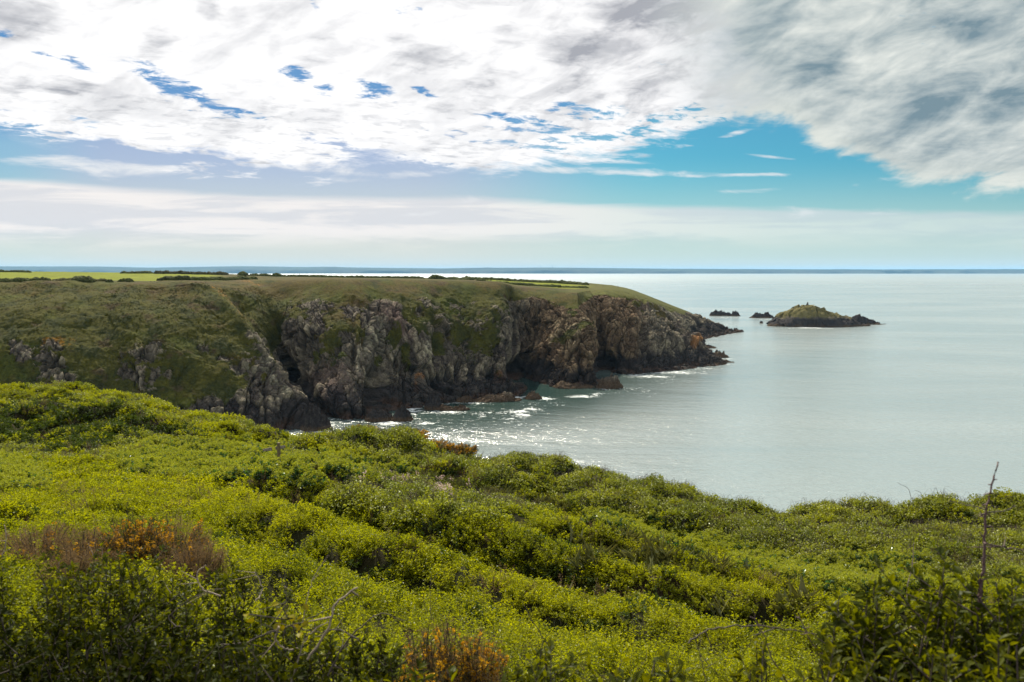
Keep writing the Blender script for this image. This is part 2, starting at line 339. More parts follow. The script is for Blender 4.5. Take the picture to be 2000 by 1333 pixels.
# ------------------------------------------------------------------ sea
def sea_mat():
    m, k, out = mat('sea_water'); g = k.node('ShaderNodeNewGeometry'); P = g.outputs['Position']
    s = k.node('ShaderNodeSeparateXYZ'); k.l.new(P, s.inputs[0])
    foam_a = k.node('ShaderNodeAttribute', attribute_name='foam').outputs['Fac']
    refl_tint = k.node('ShaderNodeAttribute', attribute_name='cliff_reflection_tint').outputs['Fac']
    v = k.comb(k.m('MULTIPLY', s.outputs[0], .55), s.outputs[1], 0.)
    n1 = k.noise(v, .16, 3, .55, .3); n2 = k.noise(v, .55, 4, .6, .5); n3 = k.noise(v, 1.7, 3, .6, .4)
    dist = k.m('SQRT', k.m('ADD', k.m('MULTIPLY', s.outputs[0], s.outputs[0]), k.m('MULTIPLY', s.outputs[1], s.outputs[1])))
    sw = k.noise(k.comb(k.m('MULTIPLY', s.outputs[0], .25), k.m('ADD', s.outputs[1], k.m('MULTIPLY', s.outputs[0], .3)), 5.), .055, 3, .5, .3)
    h = k.m('ADD', k.m('ADD', k.m('MULTIPLY', n1, .9), k.m('MULTIPLY', sw, 2.8)), k.m('ADD', k.m('MULTIPLY', n2, .85), k.m('MULTIPLY', n3, .34)))
    # larger, slower patches of wind on the water
    wind = k.noise(k.comb(k.m('MULTIPLY', s.outputs[0], .35), s.outputs[1], 0.), .012, 4, .55, .6)
    bp = k.node('ShaderNodeBump'); bp.inputs['Distance'].default_value = .55; k.l.new(h, bp.inputs['Height'])
    k.put(bp.inputs['Strength'], k.m('MULTIPLY', k.ramp(dist, 200., 5000., 1.0, .30), k.m('MULTIPLY', k.ramp(wind, .35, .65, .45, 1.4), k.ramp(refl_tint, 0., 1., 1., .55))))
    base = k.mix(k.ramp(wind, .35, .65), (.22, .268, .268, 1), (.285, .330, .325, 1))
    base = k.mix(refl_tint, base, (.011, .036, .030, 1))  # water colour darkened near the cliff, painting in its dark reflection
    fv = k.comb(k.m('MULTIPLY', s.outputs[0], .8), s.outputs[1], 3.); fn = k.noise(fv, .28, 8, .75, 1.2); fn2 = k.noise(fv, 1.1, 5, .75, .8)
    ft = k.m('ADD', k.m('MULTIPLY', foam_a, .52), k.m('ADD', k.m('MULTIPLY', k.m('SUBTRACT', fn, .5), 1.9), k.m('MULTIPLY', k.m('SUBTRACT', fn2, .5), 1.6)))
    foam = k.m('MULTIPLY', k.ramp(ft, .28, .62), k.ramp(foam_a, .02, .25))
    b = k.node('ShaderNodeBsdfPrincipled'); k.put(b.inputs['IOR'], k.ramp(refl_tint, 0., .9, 1.75, 1.36, False))
    k.l.new(k.mix(foam, base, (.66, .70, .70, 1)), b.inputs['Base Color'])
    k.put(b.inputs['Roughness'], k.m('MAXIMUM', k.ramp(dist, 100., 6000., .16, .38), k.m('MULTIPLY', foam, .8)))
    k.l.new(bp.outputs[0], b.inputs['Normal']); k.l.new(b.outputs[0], out.inputs[0]); return m
M_SEA = sea_mat()

# ------------------------------------------------------------------ headland: cross-sections from the foot of the cliff, over the top, to the far shore
# knots: foot, low, mid, upper, edge, plateau, far edge   (photo px, photo py, metres ahead)
COLS = [
 [(-900,880,205),(-900,760,216),(-900,680,226),(-890,600,244),(-880,553,264),(-880,545,310),(-880,530,700)],
 [(-500,880,202),(-500,760,213),(-500,680,223),(-500,600,242),(-500,552,262),(-500,545,300),(-500,530,700)],
 [(-60,880,200),(-60,760,211),(-60,680,221),(-60,605,239),(-60,556,260),(-60,546,300),(-60,531,700)],
 [(90,876,201),(90,765,213),(90,685,224),(90,605,240),(90,556,262),(90,547,300),(90,532.5,690)],
 [(200,870,206),(205,760,219),(210,680,231),(215,606,247),(215,562,264),(215,549,300),(215,534,660)],
 [(290,868,208),(270,765,217),(262,690,227),(262,612,243),(270,560,264),(275,549,305),(280,534.5,640)],
 [(380,862,210),(370,770,220),(350,690,230),(335,612,246),(330,564,264),(330,549,310),(330,535,620)],
 [(500,850,218),(478,770,227),(440,700,235),(405,625,248),(368,565,266),(362,549,315),(360,536,610)],
 [(627,834,231),(586,786,236),(548,722,243),(484,634,256),(400,568,274),(395,549,320),(392,536.5,610)],
 [(612,800,262),(572,745,263),(545,690,266),(508,622,271),(462,568,287),(440,549,325),(432,537,610)],
 [(582,785,274),(572,740,280),(557,690,277),(532,622,283),(502,566,296),(490,547,335),(480,538,620)],
 [(612,815,246),(602,775,250),(592,715,262),(578,645,273),(556,590,290),(545,548,322),(540,540,640)],
 [(668,822,240),(664,785,243),(657,715,253),(645,648,266),(630,592,285),(618,546,315),(610,541,660)],
 [(725,820,242),(722,785,245),(712,712,254),(700,645,264),(685,595,280),(672,545.5,318),(655,542,680)],
 [(772,808,255),(762,772,261),(752,710,268),(742,645,276),(735,592,290),(725,546,325),(705,542.5,700)],
 [(815,800,262),(808,765,266),(798,705,272),(785,645,280),(775,590,294),(765,546.5,330),(745,543,700)],
 [(872,793,268),(864,758,273),(852,700,280),(842,640,287),(832,588,300),(820,547.5,335),(800,543.5,700)],
 [(950,781,280),(940,745,286),(925,695,292),(915,640,299),(905,590,312),(895,549,345),(880,545,700)],
 [(1024,774,288),(1012,742,293),(998,695,300),(990,640,307),(986,592,320),(975,552,355),(960,546,700)],
 [(1020,750,320),(1010,725,325),(1000,685,331),(995,635,337),(1000,592,344),(1005,560,364),(1000,547.5,690)],
 [(1026,739,337),(1030,710,342),(1036,665,347),(1040,620,351),(1043,585,357),(1045,563,375),(1040,548.5,680)],
 [(1052,752,318),(1056,722,324),(1064,680,331),(1078,632,339),(1088,600,347),(1086,568,374),(1078,549.5,660)],
 [(1085,757,309),(1092,730,314),(1104,690,320),(1114,645,329),(1118,603,341),(1112,571,376),(1105,551,640)],
 [(1160,757,309),(1159,728,312),(1157,690,317),(1150,645,327),(1132,602,342),(1126,571,382),(1120,552.5,620)],
 [(1176,728,357),(1172,700,362),(1168,665,368),(1163,625,375),(1158,585,386),(1152,567,405),(1140,554,600)],
 [(1226,732,348),(1222,705,353),(1214,668,359),(1204,625,367),(1190,582,382),(1180,565,410),(1165,556,580)],
 [(1292,726,358),(1284,698,364),(1272,665,371),(1257,628,381),(1234,588,396),(1216,569,425),(1195,558.5,550)],
 [(1360,719,372),(1345,697,379),(1325,668,387),(1303,636,396),(1277,598,412),(1256,580,438),(1228,565,520)],
 [(1412,711,388),(1388,694,394),(1358,672,400),(1330,645,407),(1304,612,420),(1284,592,448),(1252,573,510)],
 [(1385,692,434),(1366,678,440),(1352,660,446),(1334,640,452),(1318,613,466),(1300,597,488),(1275,582,520)],
 [(1375,664,525),(1362,655,528),(1350,646,531),(1340,634,535),(1326,614,545),(1312,600,560),(1290,589,580)],
 [(1450,648,596),(1428,644,598),(1402,637,600),(1376,625,604),(1352,613,610),(1330,602,618),(1305,594,630)],
 [(1440,646,612),(1420,643,614),(1396,636,616),(1370,626,620),(1346,615,628),(1325,604,640),(1300,596,655)],
]
A = at(*np.moveaxis(np.array(COLS, float), -1, 0))              # (n, 7, 3)
n_c = len(A)
under = A[:, :1] + np.array([0, -5., -6.]); back0 = A[:, -1:] + np.array([0, 18., 0]); back0[..., 2] -= 2
back1 = A[:, -1:] + np.array([0, 45., 0]); back1[..., 2] = -4
upper, edge = A[:, 4], A[:, 5]; inland = np.array(COLS)[:, 4, 2]
run = np.minimum(edge[:, 1] - upper[:, 1], 17.); tt = (run / (edge[:, 1] - upper[:, 1]))[:, None]
A[:, 5, :2] = upper[:, :2] + (edge[:, :2] - upper[:, :2]) * tt; pe_ = np.array(COLS)[:, 5]; A[:, 5] = at(pe_[:, 0] * .5 + pix(A[:, 5])[0] * .5, pe_[:, 1] + 1.5, A[:, 5, 1])
lip = A[:, 5] + (A[:, 6] - A[:, 5]) * (26. / (A[:, 6, 1] - A[:, 5, 1]))[:, None]
A = np.concatenate([under, A[:, :6], lip[:, None], A[:, 6:], back0, back1], 1)                  # 11 knots
seg = np.linalg.norm(np.diff(A[:, 3], axis=0), axis=-1); vis = np.ones(n_c - 1); vis[:2] = .35
cnt = np.maximum(10, (seg * vis / .26).astype(int))
tu = np.concatenate([i + np.arange(c) / c for i, c in enumerate(cnt)] + [[n_c - 1]])
rows = [6, 44, 58, 60, 54, 44, 24, 34, 8, 8]
tv = np.concatenate([i + np.arange(c) / c for i, c in enumerate(rows)] + [[10]])
G = catmull(A, tu); G = np.moveaxis(catmull(np.moveaxis(G, 1, 0), tv), 0, 1)    # (nu, nv, 3)
NU, NV = G.shape[:2]
TV = np.broadcast_to(tv, (NU, NV)).ravel()
# slight wandering so that the cross-sections are not ruled
P0 = G.reshape(-1, 3); nrm = grid_normals(G).reshape(-1, 3)
nrm *= -np.sign((nrm * np.array([0, 1., -.3])).sum(1, keepdims=True).clip(-1, 1) + 1e-9) if False else 1
flip = np.where((nrm[:, 1] * -1 + nrm[:, 2] * 1.).reshape(NU, NV).mean() < 0, -1, 1); nrm = nrm * flip
PXb, PYb = pix(P0)
# where turf gives way to rock (photo py as a function of px)
lx = [-900, 0, 60, 140, 200, 260, 330, 400, 440, 480, 520, 545, 560, 600, 640, 700, 740, 790, 850, 920, 960, 990, 1000, 1030, 1062, 1078, 1100, 1128, 1150, 1170, 1200, 1235, 1270, 1300, 1345, 1400]
ly = [860, 800, 830, 830, 850, 850, 845, 830, 800, 760, 750, 700, 600, 596, 600, 603, 590, 600, 592, 600, 612, 600, 574, 562, 574, 592, 600, 596, 566, 564, 574, 594, 600, 606, 606, 618]
line = np.interp(PXb, lx, ly)
wob = fbm(P0, 9., 5, 11, .6); wob2 = fbm(P0, 2.6, 4, 12, .6)
veg = sst(line - PYb + 30 * wob + 16 * wob2, -7, 7)
def blob(x, y, rx, ry, a=0., soft_=.6):
    c, s_ = math.cos(a), math.sin(a); u = (PXb - x) * c + (PYb - y) * s_; v = -(PXb - x) * s_ + (PYb - y) * c
    return sst(1 - np.sqrt((u / rx)**2 + (v / ry)**2) + .9 * wob + .7 * wob2, -.05, soft_)
green = [(640,668,34,44,.1),(655,625,50,30,.3),(700,640,12,60,.1),(716,655,9,40,.1),(770,655,16,32,0),(795,690,14,26,0),(815,640,16,34,-.5),(858,668,22,44,.2),(795,620,40,26,0),
         (835,625,30,18,0),(905,650,46,46,0),(930,680,60,32,.2),(960,650,36,60,0),(940,610,60,30,0),(880,615,40,24,0),(745,700,10,18,0),(800,712,12,14,0),(610,690,10,16,0),
         (1120,655,42,10,-.45),(1140,640,22,10,-.3),(1115,612,26,9,0),(585,618,40,20,.2),(1290,618,26,10,.3),(430,745,50,30,0),(860,610,70,14,0),(665,690,16,14,0)]
for b in green: veg = np.maximum(veg, blob(b[0], b[1], b[2] * .85, b[3] * .9, b[4]) * .95)
bare = [(290,690,34,26,-.4),(265,735,50,24,.8),(300,740,12,30,.3),(105,720,34,40,.6),(40,690,40,18,.6),(120,745,30,26,0),(400,680,14,12,0),(468,718,26,20,-.4),(440,700,16,10,0),(500,735,24,34,0),
        (520,720,18,60,-.5),(400,795,60,22,0),(745,600,26,14,.3),(770,615,34,16,.9),(800,655,16,30,-.5),(330,730,10,26,0),(540,770,30,40,0),(1010,576,30,14,0),(1190,580,40,12,.35),(1040,585,30,20,0)]
for b in bare: veg = veg * (1 - blob(*b) * .97)
veg = np.where(P0[:, 2] < 5 + 3 * wob, veg * .1, veg)
veg = np.where(TV > 5.0, np.maximum(veg, sst(TV, 5.0, 5.3)), veg)
rock = 1 - veg
# relief: slabs dipping steeply, broken blocks, gullies
dipx = P0[:, 0] + .32 * P0[:, 2] * np.where(PXb < 900, 1, -.5); Q = np.stack([dipx, P0[:, 1], P0[:, 2] - .2 * P0[:, 0]], 1)
QW = Q + .8 * np.stack([fbm(P0, 7., 3, 31), fbm(P0, 7., 3, 32), fbm(P0, 7., 3, 33)], 1)
f1, e1 = facets(QW, (9, 12, 26), 1, .8); f2, e2 = facets(QW, (3.4, 5, 11), 2, .8); f3, e3 = facets(QW, (1.3, 2, 4.4), 3, .8); f4, e4 = facets(QW, (.6, .9, 1.6), 4, .8)
crag = 1.15 * f1 + .55 * f2 + .27 * f3 + .13 * f4 + .22 * fbm(P0, 3., 4, 35, .6)
crag -= .7 * (1 - sst(e2, 0, .10)) + .35 * (1 - sst(e3, 0, .12)) + 1.2 * (1 - sst(e1, 0, .05))
grassy = .9 * fbm(P0, 14., 4, 41) + .20 * fbm(P0, 2.2, 4, 42, .6) + .12 * f1 + .04 * f3 + .06 * f2
bigw = 3.0 * fbm(P0, 30., 2, 44)
land = sst(P0[:, 2], -6, 1) * (1 - sst(TV, 8.6, 9.2) * .6); onslope = 1 - sst(TV, 5.0, 5.8)
amp = lerp(.08, 1., np.clip(rock * 1.4, 0, 1)) * (1 - .6 * np.clip(blob(668, 740, 80, 62), 0, 1))
crag *= 1 - .6 * sst(TV, 4.2, 5.0)
disp = (crag * amp * onslope + grassy * veg * lerp(.25, 1, onslope) + bigw * onslope * .55 * sst(P0[:, 2], 0, 12)) * land
# caves, clefts and buttresses (photo px, py, rx, ry, metres in / out)
for x, y, rx, ry, dm in ((738,752,15,34,-9),(728,790,10,20,-4),(1012,722,14,26,-7),(572,735,6,44,-1.5),(582,690,5,40,-1),(620,770,60,34,1.5),(870,742,26,14,-3.5),(905,722,22,16,-3),(945,735,30,12,-2),
                         (1180,720,16,22,-4),(1196,706,20,16,-3),(1228,712,10,18,-3),(690,660,6,60,-2.),(724,650,6,50,-1.6),(850,650,7,60,-1.8),(780,640,7,60,1.6),(668,700,9,60,1.4),(830,720,10,40,1.4),
                         (1236,655,8,60,1.6),(1256,660,5,60,-1.6),(1300,660,26,14,2.0),(1340,668,30,12,2.5),(1345,650,10,10,-2),(1365,640,8,12,-2.5),(1140,690,14,60,1.4),(1098,700,8,60,-1.6),(1000,650,4,80,-2),
                         (960,760,60,10,2.),(900,775,60,9,2.),(700,800,60,10,1.2),(1250,725,80,7,1.6)):
    ok = (TV < 5.3)
    disp += dm * np.exp(-(((PXb - x) / rx)**2 + ((PYb - y) / ry)**2)**1.4) * ok
rdg = PXb - np.interp(PYb, [540, 560, 580, 632, 690, 740, 790, 832], [340, 383, 430, 482, 522, 557, 592, 627]); onr = (TV < 6) * sst(PYb, 545, 575)
disp += onr * (2.4 * np.exp(-((rdg + 16) / 20)**2) - 3.0 * np.exp(-((rdg - 26) / 17)**2) * sst(PYb, 560, 600))
P1 = P0 + nrm * disp[:, None]
# flat wave-cut ledges at the foot
lz = P1[:, 2]; P1[:, 2] = np.where((lz > -1) & (lz < 2.6) & (TV < 3), lerp(lz, .55 + .5 * f2 + .25 * f3, .35), lz)
# albedo
N1 = fbm(P0, 5., 5, 51, .6); N2 = fbm(P0, 1.1, 4, 52, .6); N3 = fbm(P0, 22., 3, 53)
NS = fbm(QW, (1.0, 2., 9.), 4, 54, .6)
nn = len(P0)
rockc = np.tile(np.array([.098, .084, .072]), (nn, 1))
rockc = mixc(rockc, (.060, .048, .050), sst(N3 + .5 * N1, -.1, .5) * .7)
rockc = mixc(rockc, (.20, .175, .135), sst(NS + .5 * N2 + .35 * f2, .05, .6) * .75)
brownz = sst(PXb + 40 * N1, 1000, 1060) * (1 - sst(PXb, 1230, 1280)); rockc = mixc(rockc, (.115, .072, .042), brownz * .65)
rockc = mixc(rockc, (.26, .22, .15), np.clip(blob(1115, 655, 50, 40) + blob(1100, 625, 30, 24), 0, 1) * sst(N2 + N1, -.3, .5) * .55)
rockc = mixc(rockc, (.24, .23, .18), np.clip(blob(1290, 610, 40, 14, .4) + blob(735, 660, 22, 44) + blob(700, 690, 12, 40) + blob(835, 690, 16, 40) + blob(530, 735, 26, 50, -.5) + blob(480, 725, 26, 16, -.4) + blob(1340, 632, 16, 12), 0, 1) * sst(N2 + .4 * NS, -.25, .35) * .6)
rockc = mixc(rockc, (.085, .052, .054), np.clip(blob(762, 605, 34, 24, .4) + blob(650, 745, 60, 50) * .7 + blob(780, 640, 18, 40, -.5), 0, 1) * .6)
rockc = mixc(rockc, (.22, .10, .035), np.clip(blob(816, 745, 5, 26) + blob(822, 728, 12, 14) + blob(975, 735, 12, 12) * .7 + blob(1350, 672, 14, 9), 0, 1) * .75)
rockc = rockc * 1.0 * np.array([1.03, 1.02, .90]) * (1 - .25 * (1 - sst(e3, 0, .15)))[:, None] * (1 + .28 * f3 + .18 * f2)[:, None]  # facet edges darkened: crevice shade painted into the rock colour
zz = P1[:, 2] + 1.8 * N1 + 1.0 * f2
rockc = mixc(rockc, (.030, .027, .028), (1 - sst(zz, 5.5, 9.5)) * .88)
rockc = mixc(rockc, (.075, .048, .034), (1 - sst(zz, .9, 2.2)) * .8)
gr = np.tile(np.array([.066, .070, .015]), (nn, 1))
gr = mixc(gr, (.034, .044, .016), sst(fbm(P0, 6., 5, 61, .65), -.15, .35) * .8)
gr = mixc(gr, (.085, .064, .022), sst(N3 + .6 * N1 + .5 * sst(P0[:, 2], 30, 42) - .1, .1, .6) * .65)
gr = mixc(gr, (.075, .050, .036), sst(fbm(P0, 9., 4, 66, .6), .22, .5) * .6)
gr = mixc(gr, (.062, .086, .012), sst(fbm(P0, 16., 4, 67), .12, .5) * .45)
gr = mixc(gr, (.26, .13, .018), np.clip(blob(488, 551, 26, 6, .2) + blob(425, 590, 22, 7, .7) + blob(460, 610, 18, 5, .8) + blob(115, 675, 30, 12) + blob(445, 584, 30, 5, .6), 0, 1) * sst(N2 + .3 * N1, -.1, .25) * .7)
gr = gr * (1 + .30 * N2 + .3 * fbm(P0, .5, 2, 68))[:, None].clip(.4, 1.8)
# plateau: pasture on the left, rough grass elsewhere
fieldm = sst(TV, 6.5, 6.8) * (1 - sst(PXb, 400, 450)) + sst(TV, 7.20, 7.3) * sst(PXb, 925, 960) * (1 - sst(PXb, 1130, 1170)) * (1 - sst(TV, 7.6, 7.65))
fc = np.tile(np.array([.130, .150, .008]), (nn, 1)) * (1 + .25 * N1 + .25 * fbm(P0, (60, 9, 9), 3, 71))[:, None]
gr = mixc(gr, (.16, .095, .025), np.exp(-((rdg + 8) / 9)**2) * sst(N2 + N1, -.3, .3) * (1 - sst(PYb, 620, 680)) * .6 * (TV < 6)); gr = gr * np.array([.80, .74, .68]); gr = lerp(gr, fc, np.clip(fieldm, 0, 1)[:, None])
tipg = sst(PXb, 1080, 1180) * sst(TV, 4.7, 5.3); gr = mixc(gr, (.085, .090, .022), tipg * .6)
vv = sst(veg + .35 * N2, .35, .65)
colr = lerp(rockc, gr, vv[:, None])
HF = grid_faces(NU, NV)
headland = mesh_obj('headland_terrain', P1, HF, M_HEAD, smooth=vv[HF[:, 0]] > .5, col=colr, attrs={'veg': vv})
tag(headland, kind='structure')

# ------------------------------------------------------------------ skerries, reefs and boulders
def rock_obj(name, px, py, wpx, hpx, depth=.8, label=None, cat='rock', group=None, prof=None, top=None, seed=0, res=72, turf=0., tz=None, zoff=0., blackline=3., weed=1.2, rough=1.):
    """a rock standing in the sea: its foot at photo (px, py), wpx wide, hpx high; prof = outline heights along its width"""
    c = at_z(px, py, 0.); sc1 = c[1] / FPX; W = wpx * sc1 / 2; H = hpx * sc1; D = W * depth
    u, v = np.meshgrid(np.linspace(-1.12, 1.12, int(res * 1.7)), np.linspace(-1.12, 1.12, res), indexing='ij')
    r = np.sqrt(u * u + v * v * (1 + .25 * u)); 
    X = np.stack([u * W, v * D, 0 * u], -1).reshape(-1, 3) + c
    s_ = max(W * .5, .4)
    edge = 1 - r.ravel() + .22 * fbm(X, s_, 4, seed + 3)
    ph = np.interp(u.ravel(), np.linspace(-1, 1, len(prof)), prof) if prof else np.ones(u.size)
    body = np.sqrt(np.clip(edge, 0, 1) * 1.9).clip(0, 1)
    f, e = facets(X, (s_ * .55, s_ * .7, s_), seed + 5); g, e_ = facets(X, (s_ * .2, s_ * .28, s_ * .4), seed + 6); q, _ = facets(X, (s_ * .09, s_ * .12, s_ * .2), seed + 7)
    z = H * ph * body * (1 + .10 * f * rough) + rough * min(H, s_) * body * (.17 * f + .10 * g + .05 * q + .08 * fbm(X, s_ * .5, 4, seed + 8)) - min(H, s_) * .12 * body * (1 - sst(e, 0, .12))
    z = np.where(edge < 0, edge * W * 1.4, z - .05)
    j = .07 * s_ * np.stack([g, f, 0 * f], 1); V = X + j; V[:, 2] = z + zoff
    n1 = fbm(V, s_ * .4, 4, seed + 9, .6); n2 = fbm(V, s_ * .12, 3, seed + 10)
    nn_ = len(V); cc = np.tile(np.array([.085, .072, .060]), (nn_, 1)); cc = mixc(cc, (.15, .13, .095), sst(n1 + .5 * g, 0, .6) * .7)
    cc = cc * (1 + .3 * g + .2 * q)[:, None]
    zz_ = V[:, 2] + H * .10 * n1
    cc = mixc(cc, (.026, .024, .026), (1 - sst(zz_, blackline, blackline * 1.35)) * .85)
    cc = mixc(cc, (.085, .058, .036), (1 - sst(zz_, weed * .7, weed * 1.2)) * .85)
    if turf: cc = mixc(cc, (.135, .120, .038), sst(zz_ + H * .12 * n2, turf, turf * 1.3) * .8)
    o = mesh_obj(name, V - c, grid_faces(*u.shape), M_HEAD, col=cc); o.location = c
    tag(o, label, cat, group); return o
GR = 'reefs and boulders along the foot of the cliff'
GS = 'low skerries off the point'
island = rock_obj('rocky_island', 1590, 636, 190, 37, .6, 'humped rocky island with a yellow-green turf top off the headland', 'island',
                  prof=[.15, .55, .78, .85, .93, 1.0, .86, .70, .56, .44, .30, .2], rough=.42, seed=101, res=150, turf=6.5, blackline=5.5, weed=1.6)
rock_obj('island_reef', 1680, 633, 100, 15, .5, 'dark jagged reef trailing off the right end of the turf-topped island', 'reef', seed=111, prof=[.8, .9, .35, .8, .9, .55, .45, .25, .1], blackline=9, weed=1.0, res=90)
rock_obj('skerry', 1487, 621, 50, 9, .5, 'low dark skerry just behind the left end of the big island', 'skerry', GS, seed=121, prof=[.2, .6, 1, .7, .8, .9, .8], blackline=9)
rock_obj('skerry', 1404, 617, 36, 10, .6, 'blocky flat-topped skerry, the largest of the broken row off the point', 'skerry', GS, seed=131, prof=[.8, 1, .9, .7, .65, .6], blackline=9)
rock_obj('skerry', 1423, 617.5, 12, 6, .7, 'small skerry in the middle of the broken row off the point', 'skerry', GS, seed=137, blackline=9, res=40)
rock_obj('skerry', 1436, 617.5, 20, 9, .7, 'pointed skerry at the right end of the broken row off the point', 'skerry', GS, seed=141, prof=[.3, .8, 1, .7, .3], blackline=9, res=50)
rock_obj('skerry', 1487, 632, 7, 4, .8, 'tiny lone skerry between the headland and the big island', 'skerry', GS, seed=145, blackline=9, res=30)
rock_obj('reef', 1384, 680, 34, 5, .6, 'thin flat reef in the gap between the two points of the headland', 'reef', GR, seed=151, blackline=9, prof=[.9, .6, 1, .5, .3], res=50)
rock_obj('sea_rock', 1405, 698, 38, 10, .7, 'brown wedge-shaped rock just off the tip of the nearer point', 'rock', GR, seed=155, blackline=.5, weed=2.4, prof=[.4, .9, 1, .8, .7, .3], res=60)
rock_obj('reef', 1416, 708, 36, 5, .4, 'very low wave-washed reef beyond the tip of the nearer point', 'reef', GR, seed=159, weed=2, prof=[1, .6, .5, .3], res=50)
rock_obj('reef', 1190, 757, 56, 22, .8, 'brown domed reef to the right of the pale buttress', 'reef', GR, seed=163, blackline=1.0, weed=3.5, prof=[.5, .6, .75, 1, .8, .4], res=80)
rock_obj('reef', 1118, 757, 80, 12, .5, 'long brown ledge along the foot of the pale buttress', 'reef', GR, seed=167, blackline=1.0, weed=3., prof=[.5, .9, .6, .5, .4, .5], res=70)
rock_obj('sea_rock', 1042, 779, 36, 13, .8, 'rounded brown rock at the mouth of the deep cleft', 'rock', GR, seed=171, blackline=1, weed=3., prof=[.4, .8, 1, .8, .3], res=60)
rock_obj('reef', 965, 783, 100, 14, .4, 'long pinkish-brown shelf left of the deep cleft', 'reef', GR, seed=175, blackline=1.2, weed=2.8, prof=[.3, .5, .8, .7, 1, .8], res=80)
rock_obj('boulder', 985, 765, 56, 26, .7, 'big dark boulder leaning on the cliff left of the cleft', 'boulder', GR, seed=179, blackline=5, prof=[.6, .9, 1, .8, .4], res=80)
rock_obj('boulder', 925, 770, 60, 26, .7, 'broad dark slab boulder against the middle of the cliff foot', 'boulder', GR, seed=183, blackline=6, prof=[.4, .8, 1, .9, .6], res=80)
rock_obj('boulder', 846, 799, 36, 30, .9, 'upright black boulder in the surf below the rusty streak', 'boulder', GR, seed=187, blackline=9, prof=[.5, .9, 1, .9, .7], res=70)
rock_obj('reef', 885, 801, 66, 12, .4, 'row of low brown rocks washed by surf', 'reef', GR, seed=191, weed=2., prof=[.7, 1, .6, .3, .8, .7], res=60)
rock_obj('sea_rock', 908, 785, 32, 10, .7, 'small square brown rock above the surf-washed row', 'rock', GR, seed=195, weed=2.5, res=50)
rock_obj('boulder', 786, 821, 44, 26, .8, 'pointed black boulder at the end of the dark wall', 'boulder', GR, seed=199, blackline=9, prof=[.4, .8, 1, .7, .3], res=70)
rock_obj('boulder', 740, 821, 56, 20, .8, 'low broad black boulder at the foot of the dark wall', 'boulder', GR, seed=203, blackline=9, prof=[.5, .9, .8, .9, .6], res=70)
rock_obj('boulder', 796, 789, 22, 12, .8, 'small dark rock in the white water inside the cave mouth', 'boulder', GR, seed=207, blackline=9, res=40)
rock_obj('sea_rock', 700, 839, 22, 8, .8, 'lone black rock in the green water of the cove', 'rock', GR, seed=211, blackline=9, res=40)
rock_obj('sea_rock', 808, 848, 24, 5, .7, 'flat rock barely awash in the cove, nearest the gorse', 'rock', GR, seed=215, weed=2, res=40)
rock_obj('boulder', 618, 838, 60, 42, .9, 'streaked dark rock at the very foot of the green spur, surf pouring off it', 'boulder', GR, seed=219, blackline=9, prof=[1, 1, .85, .6, .3], res=90)
rock_obj('boulder', 1395, 712, 44, 13, .6, 'layered black ledge forming the tip of the nearer point', 'boulder', GR, seed=223, blackline=9, prof=[1, .9, .7, .5, .2], res=70)
# cairn on the island
ci = at_z(1578, 636, 0.); 
V_, F_ = [], []
def prism(cx_, cy_, z0, z1, r0, r1, n=7, seed=0):
    rr = random.Random(seed); b = len(V_)
    for z, r in ((z0, r0), ((z0 + z1) / 2, (r0 + r1) / 2 * 1.05), (z1, r1)):
        for i in range(n):
            q = r * rr.uniform(.85, 1.1); V_.append((cx_ + q * math.cos(i * 2 * math.pi / n), cy_ + q * math.sin(i * 2 * math.pi / n), z))
    for l in range(2):
        for i in range(n): F_.append((b + l * n + i, b + l * n + (i + 1) % n, b + (l + 1) * n + (i + 1) % n, b + (l + 1) * n + i))
    V_.append((cx_, cy_, z1 + .1)); t = len(V_) - 1
    for i in range(n): F_.append((b + 2 * n + i, b + 2 * n + (i + 1) % n, t, t))
from mathutils.bvhtree import BVHTree
def drop(o, x, y):
    me = o.data; bv = BVHTree.FromPolygons([o.location + v.co for v in me.vertices], [tuple(p.vertices) for p in me.polygons])
    h = bv.ray_cast(Vector((x, y, 200)), Vector((0, 0, -1)))[0]; return h.z if h else None
cx0, cy0 = ci[0] - .2, ci[1] + 2
prism(0, 0, -.8, 1.7, 1.3, .7, 8, 3); prism(.1, 0, 1.7, 2.8, .65, .3, 7, 5)
M_STONE = plain('cairn_stone', (.11, .10, .085), .9, .35, 1.2)
cz = drop(island, cx0, cy0) or 16
cairn = mesh_obj('cairn', V_, [np.array([x for x in F_ if x[2] != x[3]]), np.array([x[:3] for x in F_ if x[2] == x[3]])], M_STONE)
cairn.location = (cx0, cy0, cz); tag(cairn, 'small stone cairn on the summit of the rocky island', 'cairn')

# ------------------------------------------------------------------ sea surface, finer near the cliffs
ys = np.concatenate([np.linspace(-4000, 120, 12), np.arange(130, 225, 5), np.arange(225, 420, .8), np.arange(420, 900, 4), np.geomspace(900, 45000, 24)])
xs = np.concatenate([-np.geomspace(45000, 180, 20), np.arange(-175, -85, 4), np.arange(-85, 125, .8), np.arange(125, 300, 5), np.geomspace(300, 45000, 20)])
XX, YY = np.meshgrid(xs, ys, indexing='ij'); V = np.stack([XX, YY, 0 * XX], -1).reshape(-1, 3)
sx, sy = pix(V); sy = np.where(V[:, 1] < 5, 9999, sy); sx = np.where(V[:, 1] < 5, -9999, sx)
foam = np.zeros(len(V))
